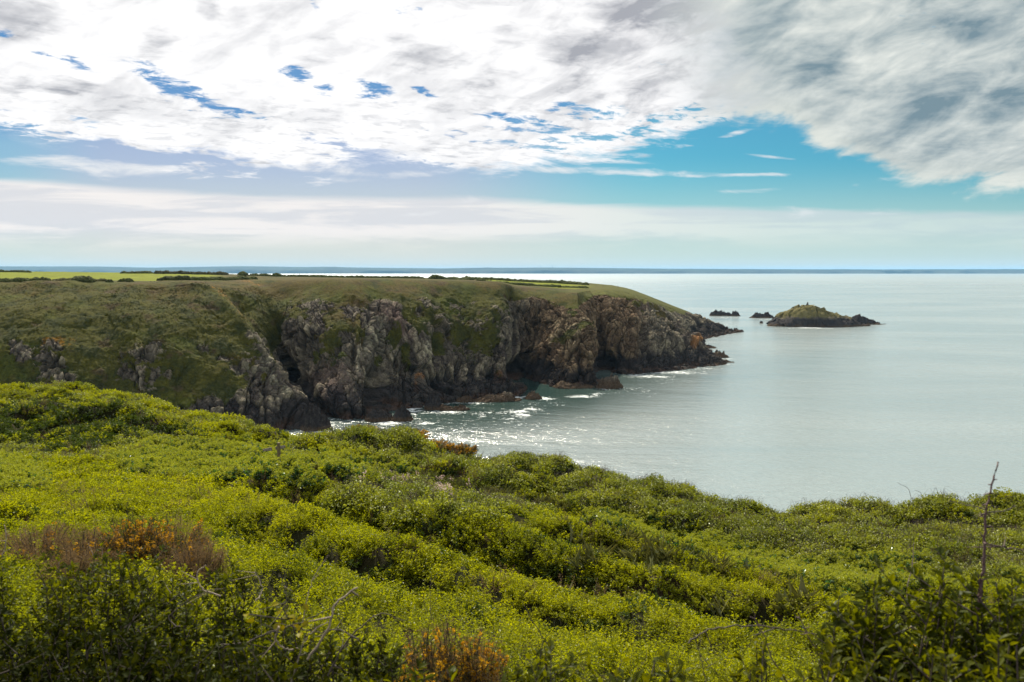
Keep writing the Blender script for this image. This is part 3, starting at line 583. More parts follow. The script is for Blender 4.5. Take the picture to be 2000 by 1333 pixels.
# foam: (photo px, py, rx, ry, strength)
for x, y, rx, ry, a in ((635,832,26,12,1.),(612,840,22,8,1.),(660,824,50,5,.55),(700,822,70,4,.5),(760,826,34,7,1.),(785,822,40,7,.8),(806,798,22,14,1.),(795,792,14,8,1.),(830,826,36,5,.7),
                        (880,784,22,6,1.),(870,806,60,5,.8),(930,788,40,4,.7),(940,810,30,6,.6),(1000,777,50,3,.8),(1065,779,22,4,1.),(1020,812,22,6,1.),(1010,805,40,7,.75),(1040,800,26,5,.85),
                        (990,818,30,5,.5),(1140,775,32,3.5,1.),(1165,771,16,3,.9),(1110,757,34,3,.8),(1190,759,30,3,.8),(1270,736,50,4,.9),(1320,728,60,4,.9),(1370,720,50,3,.6),(1240,733,24,5,.8),
                        (1590,640,60,3.2,.9),(1410,712,24,2,.7),(1420,621,40,1.6,.6),(1385,684,24,2,.6),(1500,625,26,1.6,.5),(720,838,80,10,.42),(850,835,90,14,.36),(940,838,120,18,.30),(1000,830,80,14,.30),(900,850,60,12,.3),
                        (790,856,70,12,.4),(830,845,26,5,.6),(1245,765,60,14,.28),(1060,790,60,8,.35),(1310,745,70,12,.26),(700,845,40,6,.5),(1425,702,16,2,.6)):
    foam = np.maximum(foam, a * np.exp(-(((sx - x) / rx)**2 + ((sy - y) / ry)**2)))
refl_tint = np.exp(-(((sx - 960) / 400)**2 + ((sy - 785 + .12 * (sx - 960)) / 74)**2)**1.6)  # area where the cliff's dark reflection is painted into the sea
sea = mesh_obj('sea_water', V, grid_faces(len(xs), len(ys)), M_SEA, smooth=True, attrs={'foam': foam, 'cliff_reflection_tint': refl_tint})
tag(sea, kind='structure')

# ------------------------------------------------------------------ far coast, about 16 km away
hx = np.linspace(-3200, 5200, 620); prow = np.array([0, .03, .12, .3, .5, .75, 1., 1.5, 2.2]); ph = np.array([-.03, .35, .55, .66, .82, .93, 1., .96, .4])
hyp = np.interp(hx, [-3200, -900, 0, 200, 300, 400, 470, 600, 650, 700, 800, 860, 930, 1000, 1060, 1160, 1300, 1500, 1700, 2000, 3000, 5200],
                [521, 520, 520.8, 521, 523.3, 521.6, 520.4, 522, 521.4, 523, 524.2, 524.6, 523.6, 523.6, 523, 523.8, 525.3, 526.2, 526.6, 526, 526, 527])
D0 = 16000.; tanh = (HZ - hyp) / FPX; Hh = CAMZ + tanh * (D0 + 2500)
Vh = []
rnd = fbm(np.stack([hx / 60, 0 * hx, 0 * hx], 1), 1., 5, 81, .6)
for j, (a, b) in enumerate(zip(prow, ph)):
    Y = D0 + a * 2500; dn = fbm(np.stack([hx / 90, 0 * hx + j * .7, 0 * hx], 1), 1., 4, 82, .6)
    X = (hx - 1000) / FPX * Y; z = Hh * b * (1 + (.18 if 0 < j < 6 else .0) * dn) + rnd * (7 if j >= 1 else 0) * b + (0 if j else -5)
    Vh.append(np.stack([X, Y + 500 * rnd + 220 * dn, z], 1))
Vh = np.stack(Vh, 1); f, _ = facets(Vh.reshape(-1, 3), (330, 420, 300), 83)
hc = np.tile(np.array([.026, .036, .024]), (Vh.shape[0] * Vh.shape[1], 1)) * (1 + .35 * f)[:, None]
hc = mixc(hc, (.07, .065, .05), (np.arange(len(hc)) % len(prow) < 2) * .5)
hills = mesh_obj('hills', Vh.reshape(-1, 3), grid_faces(len(hx), len(prow)), M_FAR, smooth=True, col=hc); tag(hills, kind='structure')

# ------------------------------------------------------------------ air between here and the far coast
def closed_box(name, x0, x1, y0, y1, z0, z1, m):
    V = [(x, y, z) for x in (x0, x1) for y in (y0, y1) for z in (z0, z1)]
    F = [(0, 1, 3, 2), (4, 6, 7, 5), (0, 4, 5, 1), (2, 3, 7, 6), (0, 2, 6, 4), (1, 5, 7, 3)]
    return mesh_obj(name, V, np.array(F), m)
mh = bpy.data.materials.new('haze_air'); mh.use_nodes = True; mh.node_tree.nodes.clear(); kh = NT(mh.node_tree)
pv = kh.node('ShaderNodeVolumePrincipled'); pv.inputs['Color'].default_value = (.33, .65, 1., 1); pv.inputs['Density'].default_value = 2.5e-5; pv.inputs['Anisotropy'].default_value = 0.
ho = kh.node('ShaderNodeOutputMaterial'); kh.l.new(pv.outputs[0], ho.inputs['Volume'])
haze = closed_box('haze', -46000, 46000, -4100, 45100, -8, 230, mh); tag(haze, kind='stuff')

# ------------------------------------------------------------------ near hillside
CP = [ # canopy height control points (px, py, Y)
 (-300,1700,2.2),(400,1750,2.2),(1000,1750,2.2),(1600,1750,2.2),(2300,1700,2.2),
 (-300,1330,4.2),(300,1330,4.2),(1000,1370,4.2),(1600,1390,4.2),(2300,1360,4.2),
 (-300,1060,8),(0,1075,8),(280,1085,7.5),(500,1120,8.5),(800,1160,9),(1100,1190,9.5),(1500,1260,9.5),(2000,1250,9.5),(2400,1240,9.5),
 (-400,960,15),(0,965,15),(250,975,15.5),(500,975,17),(750,1010,17),(1000,1060,16),(1250,1120,15.5),(1500,1180,14.5),(2000,1190,14),(2500,1180,14),
 (-400,905,26),(0,915,24),(250,925,25),(400,935,25),(550,925,25),(700,940,24),(850,975,22.5),(1000,1015,22),(1200,1070,20),(1400,1120,18.5),(1600,1160,18),(1800,1170,18),(2100,1165,18),
 (400,895,31),(545,908,30),(700,930,30),(800,955,29),(900,975,28.5),(1050,1010,27.5),(1200,1048,26),(1350,1085,24.5),(1500,1112,23.5),(1650,1140,22),(1800,1152,21),(2000,1150,21),
 # back slope of the bank along the cliff path
 (620,893,35),(700,905,34.5),(800,930,34),(880,950,33),(1050,992,31.5),(1200,1025,30),(1300,1050,29.5),(1450,1085,28),(1600,1115,26.5),(1750,1128,25.5),(1900,1130,25),(2100,1120,25),
 # top of the bank
 (600,852,40),(700,848,40),(800,862,39.5),(900,884,39),(1000,903,38.5),(1100,906,38),(1200,926,37.5),(1300,941,37),(1345,972,37),(1375,1003,37),(1400,1018,37),(1440,1022,37),(1480,1022,37),(1530,1022,37),(1575,1020,36.5),(1600,1006,36),(1640,988,35.5),(1700,983,35),(1800,987,34.5),(1900,998,34),(2050,1000,33.5),(2300,1004,33),
 # left hill
 (-400,890,36),(0,884,35),(200,884,36),(350,872,37),(480,868,38),
 (-400,845,46),(0,850,46),(200,838,46),(350,840,46),(500,852,46),
 (-400,790,60),(0,790,60),(150,782,60),(300,800,57),(430,820,54),(520,840,52),(590,852,50),
 (-500,765,72),(-200,758,74),(0,756,74),(100,751,72),(200,775,70),(300,792,65),(400,807,61),(500,831,57),(575,849,53),
]
W = at(*np.array(CP, float).T)
extra = []
for px, Y, dz in [(x, 47 if x > 560 else 90, 9.) for x in range(600, 2400, 200)]:
    p = at(px, 990 if px > 1350 else 900, Y); extra.append((p[0], p[1], -25 + 45)); 
for px in range(-600, 600, 150):
    extra.append((at(px, 800, 92)[0], 92, 45 - 20.)); extra.append((at(px, 800, 112)[0], 112, 45 - 34.))
for px in range(600, 2500, 200): extra.append((at(px, 900, 62)[0], 62, 45 - 38.))
for x in (-60, -30, -8, 8, 30, 60): extra.append((x, -8, 45 - .3)); extra.append((x, -30, 45 + 3.)); 
for x in (-3, 0, 3): extra.append((x, 0, 45 - 1.75))
W = np.concatenate([W, np.array(extra)])
W[:, 2] = np.where(W[:, 1] < 5, W[:, 2], W[:, 2])
def tps_k(a, b):
    r = np.sqrt(((a[:, None] - b[None])**2).sum(-1)); return r     # linear kernel: smooth without overshoot
Kx = W[:, :2]; n_ = len(W); AA = np.zeros((n_ + 3, n_ + 3)); AA[:n_, :n_] = tps_k(Kx, Kx) - .25 * np.eye(n_)
AA[:n_, n_] = 1; AA[:n_, n_ + 1:] = Kx; AA[n_, :n_] = 1; AA[n_ + 1:, :n_] = Kx.T
sol = np.linalg.solve(AA, np.concatenate([W[:, 2], np.zeros(3)]))
def h_raw(x, y):
    q = np.stack([x, y], 1); out = np.empty(len(q))
    for i in range(0, len(q), 40000):
        b = q[i:i + 40000]; out[i:i + 40000] = tps_k(b, Kx) @ sol[:n_] + sol[n_] + b @ sol[n_ + 1:]
    return out
cxs = [600, 700, 800, 900, 1000, 1100, 1200, 1300, 1400, 1500, 1600, 1700, 1800, 1900, 2000, 2300]
cys = [868, 895, 925, 955, 975, 995, 1022, 1045, 1075, 1098, 1118, 1130, 1140, 1142, 1140, 1130]   # photo line of the path, between slope and bank
def lumps(x, y, z):
    """wind-combed ridges and shrub mounds in the canopy"""
    P = np.stack([x, y, 0 * x], 1); px, py = pix(np.stack([x, y, z], 1))
    wpath = np.interp(px, cxs, cys)
    slope = sst(py - wpath, 8, 60) * sst(y, 4.5, 9) * sst(px, 330, 620)
    s_ = (x * .62 + y * .785) + 1.0 * fbm(P, 10., 2, 201) + .22 * fbm(P, 2.6, 2, 202)
    u_ = s_ / 3.5; fr = u_ - np.floor(u_); wave = sst(fr, 0, .30) * (1 - np.clip((fr - .30) / .70, 0, 1)**1.3)      # steep towards the camera, long lee side
    out = slope * (wave - .55) * lerp(.5, 1.45, sst(y, 6, 14)) * (.9 + .45 * fbm(P, 7., 2, 208))
    fd, ed = facets(P + .5 * fbm(P, 1.4, 2, 209)[:, None], (1.1, 1.1, 9), 210, 0.); out += sst(y, 5, 9) * (.15 * sst(ed, 0, .55) + .05 * fd - .09)
    out += .15 * sst(y, 5, 9) * fbm(P, 1.3, 3, 203) + .55 * sst(y, 24, 34) * fbm(P, 3.4, 3, 204)
    bank = sst(wpath - py, 2, 16) * sst(px, 560, 640) * (1 - sst(py, 1150, 1300))
    f, e = facets(P + .8 * fbm(P, 2., 2, 205)[:, None], (2.2, 2.6, 9), 206, 0.); out += bank * (.28 * f + .42 * sst(e, 0, .5) - .28)
    lh = (1 - sst(px, 480, 620)) * sst(y, 30, 36); f2_, e2_ = facets(P, (5, 4.2, 9), 207, 0.); out += lh * (.55 * f2_ + .7 * sst(e2_, 0, .45) - .5)
    return out
def ground(x, y):
    x = np.atleast_1d(np.asarray(x, float)); y = np.atleast_1d(np.asarray(y, float)); z = h_raw(x, y); return z + lumps(x, y, z)
gx = np.concatenate([-np.geomspace(75, 56, 8), np.arange(-55, 36, .26), np.geomspace(36, 75, 16)]); gy = np.concatenate([np.linspace(-32, 0, 12), np.arange(.2, 80, .24), np.linspace(80.5, 115, 40)])
GX, GY = np.meshgrid(gx, gy, indexing='ij'); gxx, gyy = GX.ravel(), GY.ravel(); gz = ground(gxx, gyy) - .16
gz = np.where(np.hypot(gxx, gyy) < 3.5, np.minimum(gz, 45 - 1.55), gz)
V = np.stack([gxx, gyy, gz], 1)
sc_ = np.tile(np.array([.016, .017, .006]), (len(V), 1)); sc_ = mixc(sc_, (.030, .023, .012), sst(fbm(V, 1.2, 3, 211), 0, .5))
hill = mesh_obj('near_hillside_terrain', V, grid_faces(len(gx), len(gy)), M_SOIL, smooth=True, col=sc_); tag(hill, kind='structure')
ZG = gz.reshape(GX.shape)
def gh(x, y):
    """height of the soil by bilinear lookup"""
    i = np.clip(np.searchsorted(gx, x) - 1, 0, len(gx) - 2); j = np.clip(np.searchsorted(gy, y) - 1, 0, len(gy) - 2)
    fx = (x - gx[i]) / (gx[i + 1] - gx[i]); fy = (y - gy[j]) / (gy[j + 1] - gy[j])
    return (ZG[i, j] * (1 - fx) + ZG[i + 1, j] * fx) * (1 - fy) + (ZG[i, j + 1] * (1 - fx) + ZG[i + 1, j + 1] * fx) * fy

# ------------------------------------------------------------------ leaves, stems, sprigs
rng = np.random.default_rng(7)
def unit(v): return v / np.maximum(np.linalg.norm(v, axis=-1, keepdims=True), 1e-9)
def leaves(P, D, L, Wd, fine=False, droop=.15):
    """folded, pointed leaves: P base, D direction, L length, Wd width arrays"""
    n = len(P); D = unit(D); up = rng.normal(size=(n, 3)) * .5 + [0, 0, 1]; Sd = unit(np.cross(D, up)); Nn = np.cross(Sd, D)
    L = np.broadcast_to(L, n)[:, None]; Wd = np.broadcast_to(Wd, n)[:, None] * .5
    if fine:
        V = np.stack([P, P + D * L * .28 + Sd * Wd * .8 + Nn * Wd * .3, P + D * L * .62 + Sd * Wd * .95 + Nn * Wd * .3 - Nn * L * droop * .4, P + D * L - Nn * L * droop,
                      P + D * L * .62 - Sd * Wd * .95 + Nn * Wd * .3 - Nn * L * droop * .4, P + D * L * .28 - Sd * Wd * .8 + Nn * Wd * .3, P + D * L * .28, P + D * L * .62 - Nn * L * droop * .35], 1)
        T = [(0, 6, 1), (1, 6, 7), (1, 7, 2), (2, 7, 3), (3, 7, 4), (4, 7, 6), (4, 6, 5), (5, 6, 0)]; k = 8
    else:
        V = np.stack([P, P + D * L * .5 + Sd * Wd + Nn * Wd * .35, P + D * L - Nn * L * droop, P + D * L * .5 - Sd * Wd + Nn * Wd * .35], 1); T = [(0, 2, 1), (0, 3, 2)]; k = 4
    F = (np.arange(n)[:, None, None] * k + np.array(T)[None]).reshape(-1, 3)
    return V.reshape(-1, 3), F
def tube(path, r0, r1, n=4):
    path = np.asarray(path, float); m = len(path); T = unit(np.gradient(path, axis=0)); a = unit(np.cross(T, [.31, .17, .93])); b = np.cross(T, a)
    r = np.linspace(r0, r1, m)[:, None, None]; th = np.arange(n) * 2 * math.pi / n
    V = path[:, None] + r * (a[:, None] * np.cos(th)[None, :, None] + b[:, None] * np.sin(th)[None, :, None]); V = V.reshape(-1, 3)
    F = [(i * n + j, i * n + (j + 1) % n, (i + 1) * n + (j + 1) % n, (i + 1) * n + j) for i in range(m - 1) for j in range(n)]
    return V, np.array(F)
class Bag:
    def __init__(s): s.V = []; s.F = {3: [], 4: []}; s.M = {3: [], 4: []}; s.n = 0
    def add(s, V, F, mi=0):
        k = F.shape[1]; s.V.append(V); s.F[k].append(F + s.n); s.M[k].append(np.full(len(F), mi)); s.n += len(V)
    def obj(s, name, mats, parent=None, smooth=False):
        Fs = []; M = []
        for k in (3, 4):
            if s.F[k]: Fs.append(np.concatenate(s.F[k])); M.append(np.concatenate(s.M[k]))
        return mesh_obj(name, np.concatenate(s.V), Fs, mats, parent, smooth, mi=np.concatenate(M))
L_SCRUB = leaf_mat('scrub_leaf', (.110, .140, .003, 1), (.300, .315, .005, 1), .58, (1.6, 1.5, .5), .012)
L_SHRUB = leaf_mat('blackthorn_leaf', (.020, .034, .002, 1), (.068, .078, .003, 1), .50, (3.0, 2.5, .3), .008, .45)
L_DARK = leaf_mat('hawthorn_and_fold_shade_leaf', (.022, .042, .006, 1), (.060, .085, .006, 1), .35, (1.8, 1.7, .6), .02)  # hawthorn, also set on steep fold faces to paint in their shade
L_ALEX = leaf_mat('alexanders_leaf', (.030, .085, .025, 1), (.060, .130, .030, 1), .4, (1.5, 1.5, .7), .06)
L_UMBEL = leaf_mat('alexanders_umbel', (.240, .270, .020, 1), (.330, .340, .030, 1), .45, (1.2, 1.2, .7), .02)
L_BRAM = leaf_mat('bramble_leaf', (.095, .130, .010, 1), (.300, .320, .034, 1), .46, (1.4, 1.35, .6), .02, .45)
L_PALE = leaf_mat('pale_leaf', (.34, .37, .13, 1), (.52, .52, .25, 1), .4, (1.1, 1.1, 1.), .04, .4)
L_GORSE = leaf_mat('gorse_spine', (.050, .060, .018, 1), (.085, .080, .026, 1), .2, (1.3, 1.2, .8), .03)
L_BROWN = leaf_mat('dead_gorse', (.180, .118, .055, 1), (.280, .195, .098, 1), .2, (1.2, 1.1, .9), .03)
L_BLOOM = leaf_mat('gorse_blossom', (.52, .27, .006, 1), (.70, .42, .010, 1), .35, (1.0, .95, .6), .02)
L_PINK = leaf_mat('pink_blossom', (.60, .45, .42, 1), (.75, .62, .58, 1), .3, (1., .9, .9), .02)
L_GRASS = leaf_mat('dry_grass', (.110, .135, .030, 1), (.200, .190, .060, 1), .4, (1.3, 1.2, .8), .03)
L_YEL = leaf_mat('yellowed_leaf', (.17, .15, .006, 1), (.26, .21, .008, 1), .3, (1.2, 1.1, .5), .008)
M_TWIG = plain('twig_bark', (.060, .044, .036), .8, .4, 30.); M_PALETWIG = plain('dry_twig', (.24, .19, .14), .8, .3, 30.)
def clump(nst, hgt, rad, per, L, Wd, jit=.5, tilt=.35, start=.25, fine=False):
    """upright stems fanned out of one point, leaves all the way up; returns (V, F) of leaves and the stem paths"""
    PP, DD, st = [], [], []
    for i in range(nst):
        a = rng.uniform(0, 6.283); r = rad * math.sqrt(rng.uniform(0, 1)); h = hgt * rng.uniform(.6, 1.05) * (1 - .35 * (r / rad)**2)
        b = np.array([r * .5 * math.cos(a), r * .5 * math.sin(a), 0]); t = np.array([r * math.cos(a), r * math.sin(a), h]) + rng.normal(size=3) * [.05, .05, 0] * hgt
        q = np.linspace(0, 1, 5)[:, None]; path = b + (t - b) * q + np.sin(q * 3.14) * rng.normal(size=3) * .05 * hgt; st.append(path)
        u = np.sort(rng.uniform(start, 1, per)) ; c = b + (t - b) * u[:, None] + rng.normal(size=(per, 3)) * .012
        d = rng.normal(size=(per, 3)); d[:, 2] = np.abs(d[:, 2]) * .5 + tilt; PP.append(c); DD.append(unit(d))
    P = np.concatenate(PP); D = np.concatenate(DD); n = len(P)
    V, F = leaves(P, D, L * rng.uniform(.6, 1.2, n), Wd * rng.uniform(.7, 1.2, n), fine); return V, F, st
protos = bpy.data.collections.new('plant_sprigs')      # never linked to the scene: only scattered
def proto_set(key, n, fn):
    c = bpy.data.collections.new(key)
    for i in range(n):
        bag, mats = fn(i); o = bag.obj('%s_%02d' % (key, i), mats); sc.collection.objects.unlink(o); c.objects.link(o)
    return c
def p_scrub(i, L=.030, leafm=None, hgt=.34):
    b = Bag(); V, F, st = clump(18, hgt, .26, 19, L, L * .62, tilt=.05); b.add(V, F, 0)
    for s_ in st[:6]: b.add(*tube(s_ * [1, 1, 1.04], .003, .0012, 3), 1)
    return b, [leafm or L_SCRUB, M_TWIG]
def p_scrub_far(i, leafm=None): 
    b = Bag(); V, F, st = clump(14, .30, .34, 13, .060, .048, tilt=.0); b.add(V, F, 0); return b, [leafm or L_SCRUB]
def p_bramble(i):
    b = Bag(); n = 130; a = rng.uniform(0, 6.283, n); r = .38 * np.sqrt(rng.uniform(0, 1, n)); P = np.stack([r * np.cos(a), r * np.sin(a), .36 * (1 - (r / .38)**2 * .6) * rng.uniform(.35, 1, n)], 1)
    D = np.stack([np.cos(a), np.sin(a), rng.uniform(-.4, .5, n)], 1) + rng.normal(size=(n, 3)) * .6
    V, F = leaves(P, D, .075 * rng.uniform(.6, 1.2, n), .052 * rng.uniform(.7, 1.2, n)); b.add(V, F, 0)
    m = 16 if i % 2 else 5; V, F = leaves(P[:m] + [0, 0, .03], D[:m] * [1, 1, .3], .06, .05); b.add(V, F, 1)
    for k in range(3):
        a0 = rng.uniform(0, 6.28); q = np.linspace(0, 1, 7)[:, None]; R_ = rng.uniform(.25, .5)
        b.add(*tube(np.concatenate([q * R_ * math.cos(a0), q * R_ * math.sin(a0), .5 * np.sin(q * 2.9)], 1), .004, .002, 3), 2)
    return b, [L_BRAM, L_PALE, M_TWIG]
def p_alex(i):
    b = Bag(); V, F, st = clump(9, .42, .30, 16, .11, .075, tilt=.1, start=.05); b.add(V, F, 0)
    P, D = [], []
    for s_ in st:
        top = s_[-1] + [0, 0, .06]; b.add(*tube(np.vstack([s_[:1], s_[2:3], top[None]]), .008, .005, 3), 2)
        for j in range(3):
            o = top + rng.normal(size=3) * [.07, .07, .035]; n = 16; v = unit(rng.normal(size=(n, 3)) + [0, 0, .4]); P.append(o + v * .022); D.append(v)
    P = np.concatenate(P); D = np.concatenate(D); V, F = leaves(P, D, .034, .034); b.add(V, F, 1)
    return b, [L_ALEX, L_UMBEL, L_ALEX]
def p_grass(i):
    b = Bag(); n = 46; a = rng.uniform(0, 6.283, n); P = rng.normal(size=(n, 3)) * [.09, .09, 0]; D = np.stack([np.cos(a) * .6, np.sin(a) * .6, 1 + 0 * a], 1)
    V, F = leaves(P, D, .36 * rng.uniform(.5, 1.1, n), .010, droop=.35); b.add(V, F, 0); return b, [L_GRASS]
def p_pink(i):
    b = Bag(); V, F, st = clump(5, .5, .12, 10, .035, .03, start=.75); b.add(V, F, 0); V, F, st = clump(8, .4, .2, 10, .05, .03); b.add(V, F, 1); return b, [L_PINK, L_BRAM]
def p_brown(i):
    b = Bag(); V, F, st = clump(16, .42, .26, 30, .030, .005, tilt=.2, start=.2); b.add(V, F, 0)
    for s_ in st[:8]: b.add(*tube(s_, .004, .002, 3), 1)
    return b, [L_BROWN, M_TWIG]
PS = {'scrub': proto_set('scrub_sprig', 7, p_scrub), 'scrub_mid': proto_set('scrub_branch', 7, lambda i: p_scrub(i, .042)), 'scrub_far': proto_set('scrub_tuft', 6, p_scrub_far), 'dark': proto_set('hawthorn_and_fold_shade_sprig', 5, lambda i: p_scrub_far(i, L_DARK)),
      'bramble': proto_set('bramble_sprig', 6, p_bramble), 'alex': proto_set('alexanders_sprig', 6, p_alex), 'grass': proto_set('grass_tuft', 4, p_grass), 'pink': proto_set('pink_sprig', 3, p_pink), 'brown': proto_set('brown_sprig', 4, p_brown)}
def scatter(name, coll, P, scale, tilt=.25, lean=(0, 0)):
    n = len(P); me = bpy.data.meshes.new(name); me.vertices.add(n); me.vertices.foreach_set('co', np.asarray(P, np.float32).ravel())
    k = len(coll.objects)
    rot = np.stack([rng.normal(size=n) * tilt + lean[0], rng.normal(size=n) * tilt + lean[1], rng.uniform(0, 6.283, n)], 1).astype(np.float32)
    me.attributes.new('rot', 'FLOAT_VECTOR', 'POINT').data.foreach_set('vector', rot.ravel())
    me.attributes.new('size', 'FLOAT', 'POINT').data.foreach_set('value', np.asarray(scale, np.float32))
    me.attributes.new('pick', 'INT', 'POINT').data.foreach_set('value', rng.integers(0, k, n).astype(np.int32))
    o = link(bpy.data.objects.new(name, me)); ng = bpy.data.node_groups.new(name, 'GeometryNodeTree')
    ng.interface.new_socket('Geometry', in_out='INPUT', socket_type='NodeSocketGeometry'); ng.interface.new_socket('Geometry', in_out='OUTPUT', socket_type='NodeSocketGeometry')
    N, Lk = ng.nodes, ng.links; gi = N.new('NodeGroupInput'); go = N.new('NodeGroupOutput'); ip = N.new('GeometryNodeInstanceOnPoints'); ci_ = N.new('GeometryNodeCollectionInfo')
    ci_.inputs['Collection'].default_value = coll; ci_.inputs['Separate Children'].default_value = True; ci_.inputs['Reset Children'].default_value = True
    def attr(nm, t):
        a = N.new('GeometryNodeInputNamedAttribute'); a.data_type = t; a.inputs['Name'].default_value = nm; return a.outputs['Attribute']
    Lk.new(gi.outputs[0], ip.inputs['Points']); Lk.new(ci_.outputs[0], ip.inputs['Instance']); ip.inputs['Pick Instance'].default_value = True
    Lk.new(attr('pick', 'INT'), ip.inputs['Instance Index']); Lk.new(attr('rot', 'FLOAT_VECTOR'), ip.inputs['Rotation']); Lk.new(attr('size', 'FLOAT'), ip.inputs['Scale'])
    Lk.new(ip.outputs[0], go.inputs[0]); md = o.modifiers.new('scatter', 'NODES'); md.node_group = ng
    return tag(o, kind='stuff')
# candidate points
def cand(y0, y1, dens):
    n = int((y1**2 - y0**2) / 2 * 1.95 * dens); Y = np.sqrt(rng.uniform(y0**2, y1**2, n)); X = rng.uniform(-.93, .93, n) * (Y + 2); return X, Y
cs = [cand(2.6, 9, 34), cand(9, 18, 40), cand(18, 30, 24), cand(30, 48, 12.), cand(48, 82, 7.)]
X = np.concatenate([c[0] for c in cs]); Y = np.concatenate([c[1] for c in cs]); Z = gh(X, Y); P = np.stack([X, Y, Z], 1)
px, py = pix(P); nz1 = fbm(P, 4., 3, 301); nz2 = fbm(P, 1.3, 3, 302); nz3 = fbm(P, 9., 2, 303)
eps = .4; steep = np.hypot((gh(X + eps, Y) - Z) / eps, (gh(X, Y + eps) - Z) / eps)
keep = (Z > 45 - 17) & ~((np.abs(px) > 4000)) & (np.hypot(X, Y) > 2.8); wpath = np.interp(px, cxs, cys)
size = np.interp(Y, [3, 9, 18, 30, 48, 80], [.75, .9, 1.1, 1.3, 1.6, 2.1]) * rng.uniform(.75, 1.25, len(X)); r_ = rng.uniform(size=len(X))
def ell(x, y, rx, ry): return 1 - np.sqrt(((px - x) / rx)**2 + ((py - y) / ry)**2) + .5 * nz2
spc = np.full(len(X), 'scrub', dtype=object)
spc[Y > 8.5] = 'scrub_mid'; spc[Y > 19] = 'scrub_far'
bankz = (py < wpath - 4) & (px > 560) & (Y > 22)
spc[bankz] = np.where(r_[bankz] < .78, 'bramble', 'scrub_far')
lefth = (Y > 30) & (px <= 600)
spc[lefth] = np.where(nz1[lefth] + .9 * (r_[lefth] - .5) > .22, 'bramble', 'scrub_far')
dk = (ell(110, 835, 210, 50) > 0) | (ell(330, 845, 70, 16) > .1) | (ell(450, 885, 40, 20) > .2); dk &= Y > 30
spc[dk] = np.where(r_[dk] < .8, 'dark', 'scrub_far')
al = (ell(400, 905, 190, 34) > 0) | (ell(620, 920, 110, 26) > 0) | (ell(760, 925, 60, 22) > 0) | (ell(30, 945, 60, 30) > 0) | (ell(1260, 1040, 60, 30) > .15) | (ell(1180, 1020, 60, 22) > .3)
al |= (np.abs(py - wpath - 10) < 22 + 10 * nz2) & (px > 1180) & (nz1 + .5 * nz2 > -.18) & (Y > 18)
al |= (ell(1690, 1130, 150, 46) > .1)
spc[al & (r_ < .8)] = 'alex'
pth = (np.abs(py - wpath) < 9) & (px > 820) & (px < 1180) & (Y > 20); spc[pth & (r_ < .7)] = 'grass'
# bramble and privet patches with pale blossom further down the slope
pt = (ell(880, 975, 260, 46) > .05) & (Y > 14) & (py > wpath + 8); spc[pt & (r_ < .62)] = 'bramble'
gr_ = (nz3 + .6 * nz2 > .15) & (px > 1100) & (py > wpath + 6) & (Y > 11) & (r_ < .22); spc[gr_] = 'grass'
pk = (ell(860, 955, 170, 30) > 0) & (r_ > .93) & (Y > 14); spc[pk] = 'pink'
br = (ell(900, 925, 130, 26) > .2) & bankz & (r_ < .7) & (py > np.interp(px, [750, 850, 1000], [900, 915, 950])); spc[br] = 'brown'
br2 = (rng.uniform(size=len(X)) < .02) & (Y > 9); spc[br2] = 'brown'
keep &= ~((ell(235, 1050, 180, 34) > .35) & (Y < 9) & (r_ < .6))
# thin the undergrowth where the big shrubs stand in front
keep &= ~((Y < 5.2) & (r_ < .3))
keep &= ~((np.abs(px - 545) < 17) & (Y > 23) & (Y < 29.6) & (py > 870))
# the steep faces of the folds, close-grown; dark sprigs paint their shade in leaf colour
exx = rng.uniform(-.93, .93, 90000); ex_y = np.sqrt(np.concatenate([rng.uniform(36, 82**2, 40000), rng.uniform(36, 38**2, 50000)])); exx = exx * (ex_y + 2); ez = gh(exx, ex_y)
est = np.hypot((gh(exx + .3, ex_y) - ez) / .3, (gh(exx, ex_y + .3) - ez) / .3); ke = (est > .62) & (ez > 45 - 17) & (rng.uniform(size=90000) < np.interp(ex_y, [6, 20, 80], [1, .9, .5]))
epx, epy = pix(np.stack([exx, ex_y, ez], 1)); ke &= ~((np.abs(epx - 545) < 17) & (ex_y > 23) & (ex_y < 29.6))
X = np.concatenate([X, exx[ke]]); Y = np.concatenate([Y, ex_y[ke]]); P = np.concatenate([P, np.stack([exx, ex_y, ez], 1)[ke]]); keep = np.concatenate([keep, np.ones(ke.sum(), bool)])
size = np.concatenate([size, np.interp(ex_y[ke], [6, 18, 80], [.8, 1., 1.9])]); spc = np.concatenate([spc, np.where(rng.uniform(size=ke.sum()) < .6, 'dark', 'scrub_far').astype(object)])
names = {'scrub_mid': 'thorn_scrub', 'scrub': 'low_thorn_scrub', 'scrub_far': 'distant_thorn_scrub', 'dark': 'hawthorn_and_fold_shade_foliage', 'bramble': 'bramble_undergrowth', 'alex': 'alexanders_undergrowth', 'grass': 'dry_grass', 'pink': 'pale_pink_blossom', 'brown': 'brown_undergrowth'}
for k in PS:
    m = keep & (spc == k)
    scz = size[m] * (.95 if k == 'alex' else .8 if k == 'bramble' else 1.)
    if k in ('scrub_far', 'dark', 'bramble', 'scrub_mid'): scz = size[m] * .78
    if k == 'alex': scz = size[m] * .75
    Pm = P[m] - [0, 0, .05]
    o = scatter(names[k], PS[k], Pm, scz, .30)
    print(k, m.sum())

